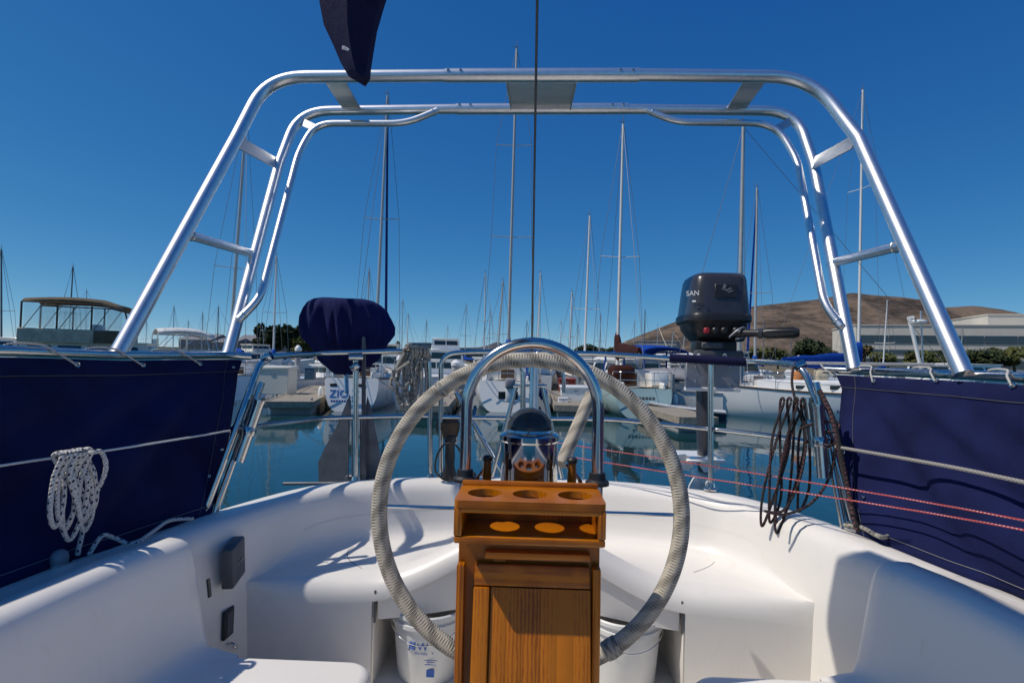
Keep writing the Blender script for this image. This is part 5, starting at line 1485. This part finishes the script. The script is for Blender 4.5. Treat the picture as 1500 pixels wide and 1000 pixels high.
# distant fleet
FAR = {127: 'slim mast right of the twin dark masts over the brown cruiser', 255: 'short mast left of the middle of the gap inside the left arch leg', 297: 'low mast left of the grey sheds on the shore', 320: 'short mast over the small shore shed', 276: 'very low mast between arch leg and grey sheds', 215: 'lowest mast over the white cruiser canvas', 598: 'short mast just right of the blue furled sail', 625: 'low mast over the blue glass building', 656: 'lowest mast above the capped piling', 683: 'mid height mast left of the tallest row amidships', 711: 'tall thin mast left of the central tall mast', 718: 'short mast hidden close to the central tall mast', 930: 'short mast above the hill foot, left of a pair', 945: 'mid height mast above the hill foot, right of a pair', 964: 'short mast before the grey hill foot building', 986: 'short mast right of the grey hill foot building', 1003: 'low mast close left of the outboard motor', 1062: 'low mast hidden under the outboard cowl', 1120: 'mast standing over the outboard tiller arm', 880: 'mast between the two tall white masts right of the backstay', 822: 'low mast left of the short mast right of the backstay', 772: 'lowest mast close beside the backstay', 1410: 'mast beside the thick right arch leg foot', 472: 'mast behind the blue grill cover top', 1235: 'mast behind the right rear arch leg', 590: 'taller mast right of the blue grill cover', 1160: 'lowest mast above the dark shore trees on the right', 847: 'low mast right of the short mast by the backstay'}
rnd = random.Random(31)
for i, (x, yt, D) in enumerate([(127, 425, 80), (255, 449, 85), (297, 458, 95), (320, 449, 82), (276, 470, 110), (215, 470, 120), (598, 460, 75), (625, 470, 100), (656, 478, 110), (683, 447, 85), (711, 400, 64), (718, 455, 90), (930, 470, 100), (945, 455, 90), (964, 478, 72), (986, 486, 70), (1003, 490, 72), (1062, 490, 74), (1120, 470, 90), (880, 460, 95), (822, 470, 100), (772, 470, 110), (1410, 480, 95), (472, 475, 95), (1235, 470, 100), (590, 440, 85), (1160, 495, 110), (847, 474, 105)]):
    sailboat('distant sailboat, ' + FAR[x], (x - 1.5, 505), (x, yt), D, rz=R_(rnd.uniform(-50, 50)), L=rnd.uniform(8, 10), B=2.8, F=1.0, my=.55, spreaders=(.5,), cover=rnd.choice(['royal', None, 'blue_sail', 'tan_canvas']), detail=1, mast=rnd.choice(['mast', 'mast_white', 'mast', 'mast_dark']), group='distant sailboats', name='distant_sailboat', mr=.085)

# ---- power boats
def phull(r, L, B, F, mat, bowup=.7):
    S = 14; rings = []
    for i in range(S + 1):
        s = i / S; b = B / 2 * (1 if s < .5 else max(0.0, math.cos((s - .5) / .5 * pi / 2)) ** .7); f = F + bowup * s ** 1.6
        ch = .18 + .25 * s * s
        rings.append([Vector((-b, L * s * (1 + .04 * s), f)), Vector((-b * lerp(.96, .7, s), L * s, ch)), Vector((-b * lerp(.9, .4, s), L * s, -.1)), Vector((0, L * s * .97, -.4)), Vector((b * lerp(.9, .4, s), L * s, -.1)), Vector((b * lerp(.96, .7, s), L * s, ch)), Vector((b, L * s * (1 + .04 * s), f))])
    mb = MB(); mb.loft(rings, closed=False, cap=False); mb.add(rings[0], [tuple(range(7))]); mb.build('hull', mat, r, ang=25)
    dk = MB(); vs = []
    for row in rings: vs += [row[0], Vector((0, row[0].y, row[0].z + .05)), row[-1]]
    dk.add(vs, [(i * 3 + k, i * 3 + k + 1, (i + 1) * 3 + k + 1, (i + 1) * 3 + k) for i in range(S) for k in range(2)]); dk.build('deck', M['gel_hull'], r)
    MB().tube([row[0] for row in rings] + [row[-1] for row in reversed(rings)], .04, 6).build('rub_rail', M['galv'], r)
def house(r, y0, y1, w, z0, h, mat, rake=.35, win=3, name='cabin', wf=(.45, .85), front=True):
    P = lambda x, u, z: Vector((x, u, z))
    a = [Vector((-w / 2, y0, z0)), Vector((w / 2, y0, z0)), Vector((w / 2, y1, z0)), Vector((-w / 2, y1, z0))]
    b = [Vector((-w * .44, y0 + .05, z0 + h)), Vector((w * .44, y0 + .05, z0 + h)), Vector((w * .44, y1 - rake * h, z0 + h)), Vector((-w * .44, y1 - rake * h, z0 + h))]
    hs_ = MB(); hs_.add(a + b, [(0, 1, 5, 4), (1, 2, 6, 5), (2, 3, 7, 6), (3, 0, 4, 7), (4, 5, 6, 7)]); o = hs_.build(name, mat, r, flat=True)
    MB().box((0, (y0 + y1 - rake * h) / 2, z0 + h + .03), (w * .96, (y1 - y0 - rake * h) + .2, .07), None, .02).build('roof', mat, o)
    def quad(p00, p10, p11, p01, u0, u1, v0, v1, off):
        f = lambda u, v: (p00.lerp(p10, u)).lerp(p01.lerp(p11, u), v)
        q = [f(u0, v0), f(u1, v0), f(u1, v1), f(u0, v1)]; n_ = (q[1] - q[0]).cross(q[3] - q[0]).normalized()
        MB().prism([p + n_ * off for p in q], -n_ * .06).build('window', M['window'], o, flat=True)
    for k in range(win):
        u0 = .06 + k * .9 / win; u1 = u0 + .9 / win - .05
        quad(a[1], a[2], b[2], b[1], u0, u1, wf[0], wf[1], .02); quad(a[3], a[0], b[0], b[3], u0, u1, wf[0], wf[1], .02)
    if front:
        for k in range(3): quad(a[2], a[3], b[3], b[2], .05 + k * .31, .33 + k * .31, wf[0] - .1, wf[1] + .05, .02)
        for k in range(2): quad(a[0], a[1], b[1], b[0], .06 + k * .46, .48 + k * .46, wf[0], wf[1], .02)
    return o
def canopy(r, y0, y1, w, z0, h, roofm, sidem, name='canopy', posts=4, vin=True, arch_=.12):
    # frame tubes, curved top, clear side panes
    rows = []
    for i in range(9):
        u = i / 8; y = lerp(y0, y1, u); zz = z0 + h - .25 * h * max(0, u - .75) * 3
        zz += .14 * math.sin(pi * min(1, u * 1.1))
        rows.append([Vector((w / 2 * math.sin(pi * (k / 8 - .5)), y, zz + arch_ * math.cos(pi * (k / 8 - .5)))) for k in range(9)])
    tp = MB(); tp.loft(rows, closed=False, cap=False); o = tp.build(name, roofm, r, ang=60)
    md = o.modifiers.new('thickness', 'SOLIDIFY'); md.thickness = .05
    for sx in (-1, 1):
        for k in range(posts):
            y = lerp(y0, y1, k / (posts - 1)); zt = z0 + h - .25 * h * max(0, k / (posts - 1) - .75) * 3
            MB().tube([(sx * w / 2, y + (.25 if k == posts - 1 else 0), z0), (sx * w / 2, y, zt)], .045, 6).build('canopy_post', sidem, r)
            if k < posts - 1:
                y2 = lerp(y0, y1, (k + 1) / (posts - 1))
                MB().tube([(sx * w / 2, y + .1, z0), (sx * w / 2, lerp(y, y2, .6), zt)], .02, 5).build('canopy_strut', sidem, r)
                if vin: MB().box((sx * (w / 2 + .02), (y + y2) / 2, z0 + h * .5), (.008, (y2 - y) * .86, h * .86)).build('clear_pane', M['vinyl'], r)
        MB().tube([(sx * w / 2, y0, z0 + h), (sx * w / 2, lerp(y0, y1, .75), z0 + h), (sx * w / 2, y1, z0 + h * .81)], .04, 6).build('canopy_edge', sidem, r)
    return o
def power(name, label, px, D, rz, yref=520):
    p = at(px, yref, D); return root(name, label, 'motorboat', (p.x, D, 0), rz, world=False)
b1 = power('motorboat', 'motor cruiser with brown canvas flybridge enclosure on the left', -20, 27, R_(-62))
phull(b1, 11, 3.6, 1.3, M['gel_cream'])
house(b1, 1.6, 7.6, 3.0, 1.35, 1.2, M['gel_cream'], .5, 4)
MB().box((0, 3.9, 2.85), (3.1, 4.6, .75), None, .06, 2).build('flybridge_side', M['tan_canvas'], b1)
for k in range(3): MB().box((-1.57 if k < 0 else 1.565, 2.3 + k * 1.55, 2.86), (.03, 1.4, .66), None, .01).build('side_canvas', M['brown_canvas'] if k == 2 else M['tan_canvas'], b1)
canopy(b1, 1.7, 6.0, 2.9, 3.2, 1.35, M['brown_canvas'], M['darkwood'], posts=4, arch_=.28)
MB().box((0, 4.6, 3.35), (.9, .5, .4), None, .08, 2).build('helm_console', M['gel_hull'], b1)
b2 = power('motorboat', 'white cruiser with pale canvas top beside the left arch leg', 205, 36, R_(-48))
phull(b2, 9, 3.2, 1.2, M['gel_hull']); house(b2, 2.4, 6.6, 2.6, 1.3, 1.0, M['gel_hull'], .9, 3)
canopy(b2, .8, 4.2, 2.6, 2.2, 1.2, M['white_canvas'], M['stainless'], posts=3, vin=False, arch_=.35)
MB().box((0, .85, 2.2), (2.5, .05, 1.7), None, .01).build('aft_curtain', M['bldg_blue'], b2)
b3 = power('motorboat', 'white motorboat cut by the left picture edge', -50, 29, R_(-70))
phull(b3, 8.5, 3.0, 1.5, M['gel_hull']); house(b3, 1.5, 5.5, 2.6, 1.6, 1.1, M['gel_hull'], .6, 3)
b4 = power('motorboat', 'white powerboat with light blue canopy behind the pale green sailboat', 985, 26, R_(28))
phull(b4, 8.5, 3.0, 1.25, M['gel_grey']); house(b4, 2.2, 6.4, 2.7, 1.3, .9, M['gel_hull'], .9, 3)
canopy(b4, .4, 3.4, 2.7, 1.5, 1.15, M['royal'], M['royal'], posts=3, vin=True, arch_=.22)
b5 = power('motorboat', 'motor yacht with brown window band beside the white capped piling', 655, 44, R_(12))
phull(b5, 10, 3.5, 1.4, M['gel_hull']); house(b5, 1.2, 6.8, 3.0, 1.5, 1.3, M['gel_hull'], .5, 4); house(b5, 2.0, 4.6, 2.4, 2.85, .9, M['gel_hull'], .5, 2)
b6 = power('motorboat', 'boat under a white tent cover behind the outboard leg on the right', 1092, 29, R_(62))
phull(b6, 9, 3.1, 1.2, M['gel_hull'])
canopy(b6, .3, 8.0, 3.0, 1.3, .75, M['white_canvas'], M['mast_white'], posts=5, vin=False, arch_=.55)
for sx in (-1, 1): MB().box((sx * 1.5, 4.0, 1.55), (.03, 7.4, .55), None, .01).build('cover_skirt', M['white_canvas'], b6)
b7 = power('motorboat', 'boat under a low grey cover behind the pale motor board', 1060, 24, R_(70))
phull(b7, 6, 2.3, .9, M['gel_hull'], .4)
canopy(b7, .4, 4.6, 2.2, .95, .35, M['grey_canvas'], M['galv'], posts=3, vin=False, arch_=.45)
b8 = power('motorboat', 'small white cabin boat behind the left finger dock', 418, 30, R_(-40))
phull(b8, 6.5, 2.4, .8, M['gel_hull']); house(b8, 2.0, 4.8, 2.0, .85, .7, M['gel_hull'], .8, 2)
b9 = power('motorboat', 'white powerboat with windscreen behind the grey rope coil', 640, 31, R_(10))
phull(b9, 7.5, 2.7, 1.0, M['gel_hull']); house(b9, 2.4, 5.4, 2.2, 1.1, .9, M['gel_hull'], .9, 2)
b10 = power('motorboat', 'white powerboat low behind the wheel rim on the left', 700, 36, R_(-15))
phull(b10, 8, 2.8, 1.1, M['gel_hull']); house(b10, 2.0, 6.0, 2.4, 1.2, 1.0, M['gel_hull'], .7, 3)
b11 = power('motorboat', 'white powerboat at the docks below the brown hill foot', 1030, 40, R_(35))
phull(b11, 9, 3.0, 1.2, M['gel_hull']); house(b11, 2.0, 6.2, 2.5, 1.3, 1.1, M['gel_hull'], .7, 3)
b12 = power('motorboat', 'white powerboat with upright cabin just right of the guard hoop', 880, 34, R_(14))
phull(b12, 8, 2.8, 1.1, M['gel_hull']); house(b12, 1.6, 5.0, 2.3, 1.2, 1.3, M['gel_hull'], .3, 3)
b13 = power('motorboat', 'white motorboat with a radar pole and slanted arch before the office building', 1332, 34, R_(-70))
phull(b13, 10, 3.3, 1.3, M['gel_hull']); house(b13, 1.6, 6.6, 2.9, 1.4, 1.0, M['gel_hull'], .6, 3)
inv = R0(b13).inverted()
MB().tube([inv @ at(1349, 540, 34.2), inv @ at(1332, 466, 34.2)], [.09, .12], 8).build('radar_arch', M['gel_hull'], b13)
MB().tube([inv @ at(1330, 466, 34.2), inv @ at(1338, 465, 34.2)], .1, 8).build('arch_head', M['gel_hull'], b13)
MB().tube([inv @ at(1352, 540, 34), inv @ at(1349, 455, 34)], .05, 8).build('radar_pole', M['mast_white'], b13)
MB().lathe([(.0, -.13), (.34, -.11), (.40, 0), (.36, .11), (0.001, .15)], 18, inv @ at(1347, 471, 34)).build('radar_dome', M['gel_hull'], b13)
b14 = power('motorboat', 'white motorboat behind the left end of the brown canvas cruiser', 20, 40, R_(-60))
phull(b14, 9, 3.1, 1.3, M['gel_hull']); house(b14, 1.6, 6.0, 2.6, 1.4, 1.5, M['gel_hull'], .5, 3)
b15 = power('motorboat', 'green grey workboat at the dock left of the white boat with a blue name', 452, 33, R_(-20))
phull(b15, 7, 2.6, .9, M['gel_grey']); house(b15, 2.5, 4.6, 2.0, 1.0, 1.0, M['teal'], .3, 2)
# dinghy under the motor leg
dg = root('dinghy', 'small dark dinghy afloat below the white broadside sailboat', 'dinghy', (*gxy(1062, 618, .0), 0), R_(75), world=False)
phull(dg, 2.6, 1.3, .38, M['navy_hull'], .2)

# second row of motor boats filling the slips
for px, D, rzd, lb, kind in [(555, 33, 8, 'white flybridge boat in the slip behind the boat with a blue name', 1), (775, 34, -6, 'white cruiser in the slip behind the guard hoop', 0), (930, 35, 14, 'white cruiser close behind the pale green sailboat cabin', 0),
                             (1128, 34, 30, 'white flybridge boat behind the white broadside sailboat', 1), (478, 40, -12, 'small cruiser in the slips below the blue grill cover', 0), (322, 44, -35, 'white cruiser behind the left arch foot', 1), (820, 42, 4, 'white flybridge boat far behind the guard hoop right leg', 1)]:
    r_ = power('motorboat', lb, px, D, R_(rzd))
    phull(r_, 8.5, 2.9, 1.15, M['gel_hull'])
    house(r_, 1.6, 6.0, 2.5, 1.25, 1.05, M['gel_hull'], .7, 3)
    if kind: house(r_, 2.2, 4.0, 2.0, 2.38, .55, M['gel_cream'], .6, 1, name='flybridge')
    else: canopy(r_, .3, 2.4, 2.4, 1.4, 1.1, M['blue_sail'], M['stainless'], posts=2, vin=False, arch_=.2)
    for sx in (-1, 1):
        MB().tube(fillet([(sx * 1.25, 4.5, 1.5), (sx * 1.2, 4.6, 2.1), (sx * .6, 7.6, 2.35), (0, 8.5, 2.4)], .2, 4), .02, 5).build('bow_rail', M['stainless'], r_)
    MB().tube([(.7, 3.4, 2.4), (.75, 3.1, 4.6)], .014, 4).build('whip_aerial', M['mast_white'], r_)
for o in bpy.data.objects:
    if '_world' in o: del o['_world']
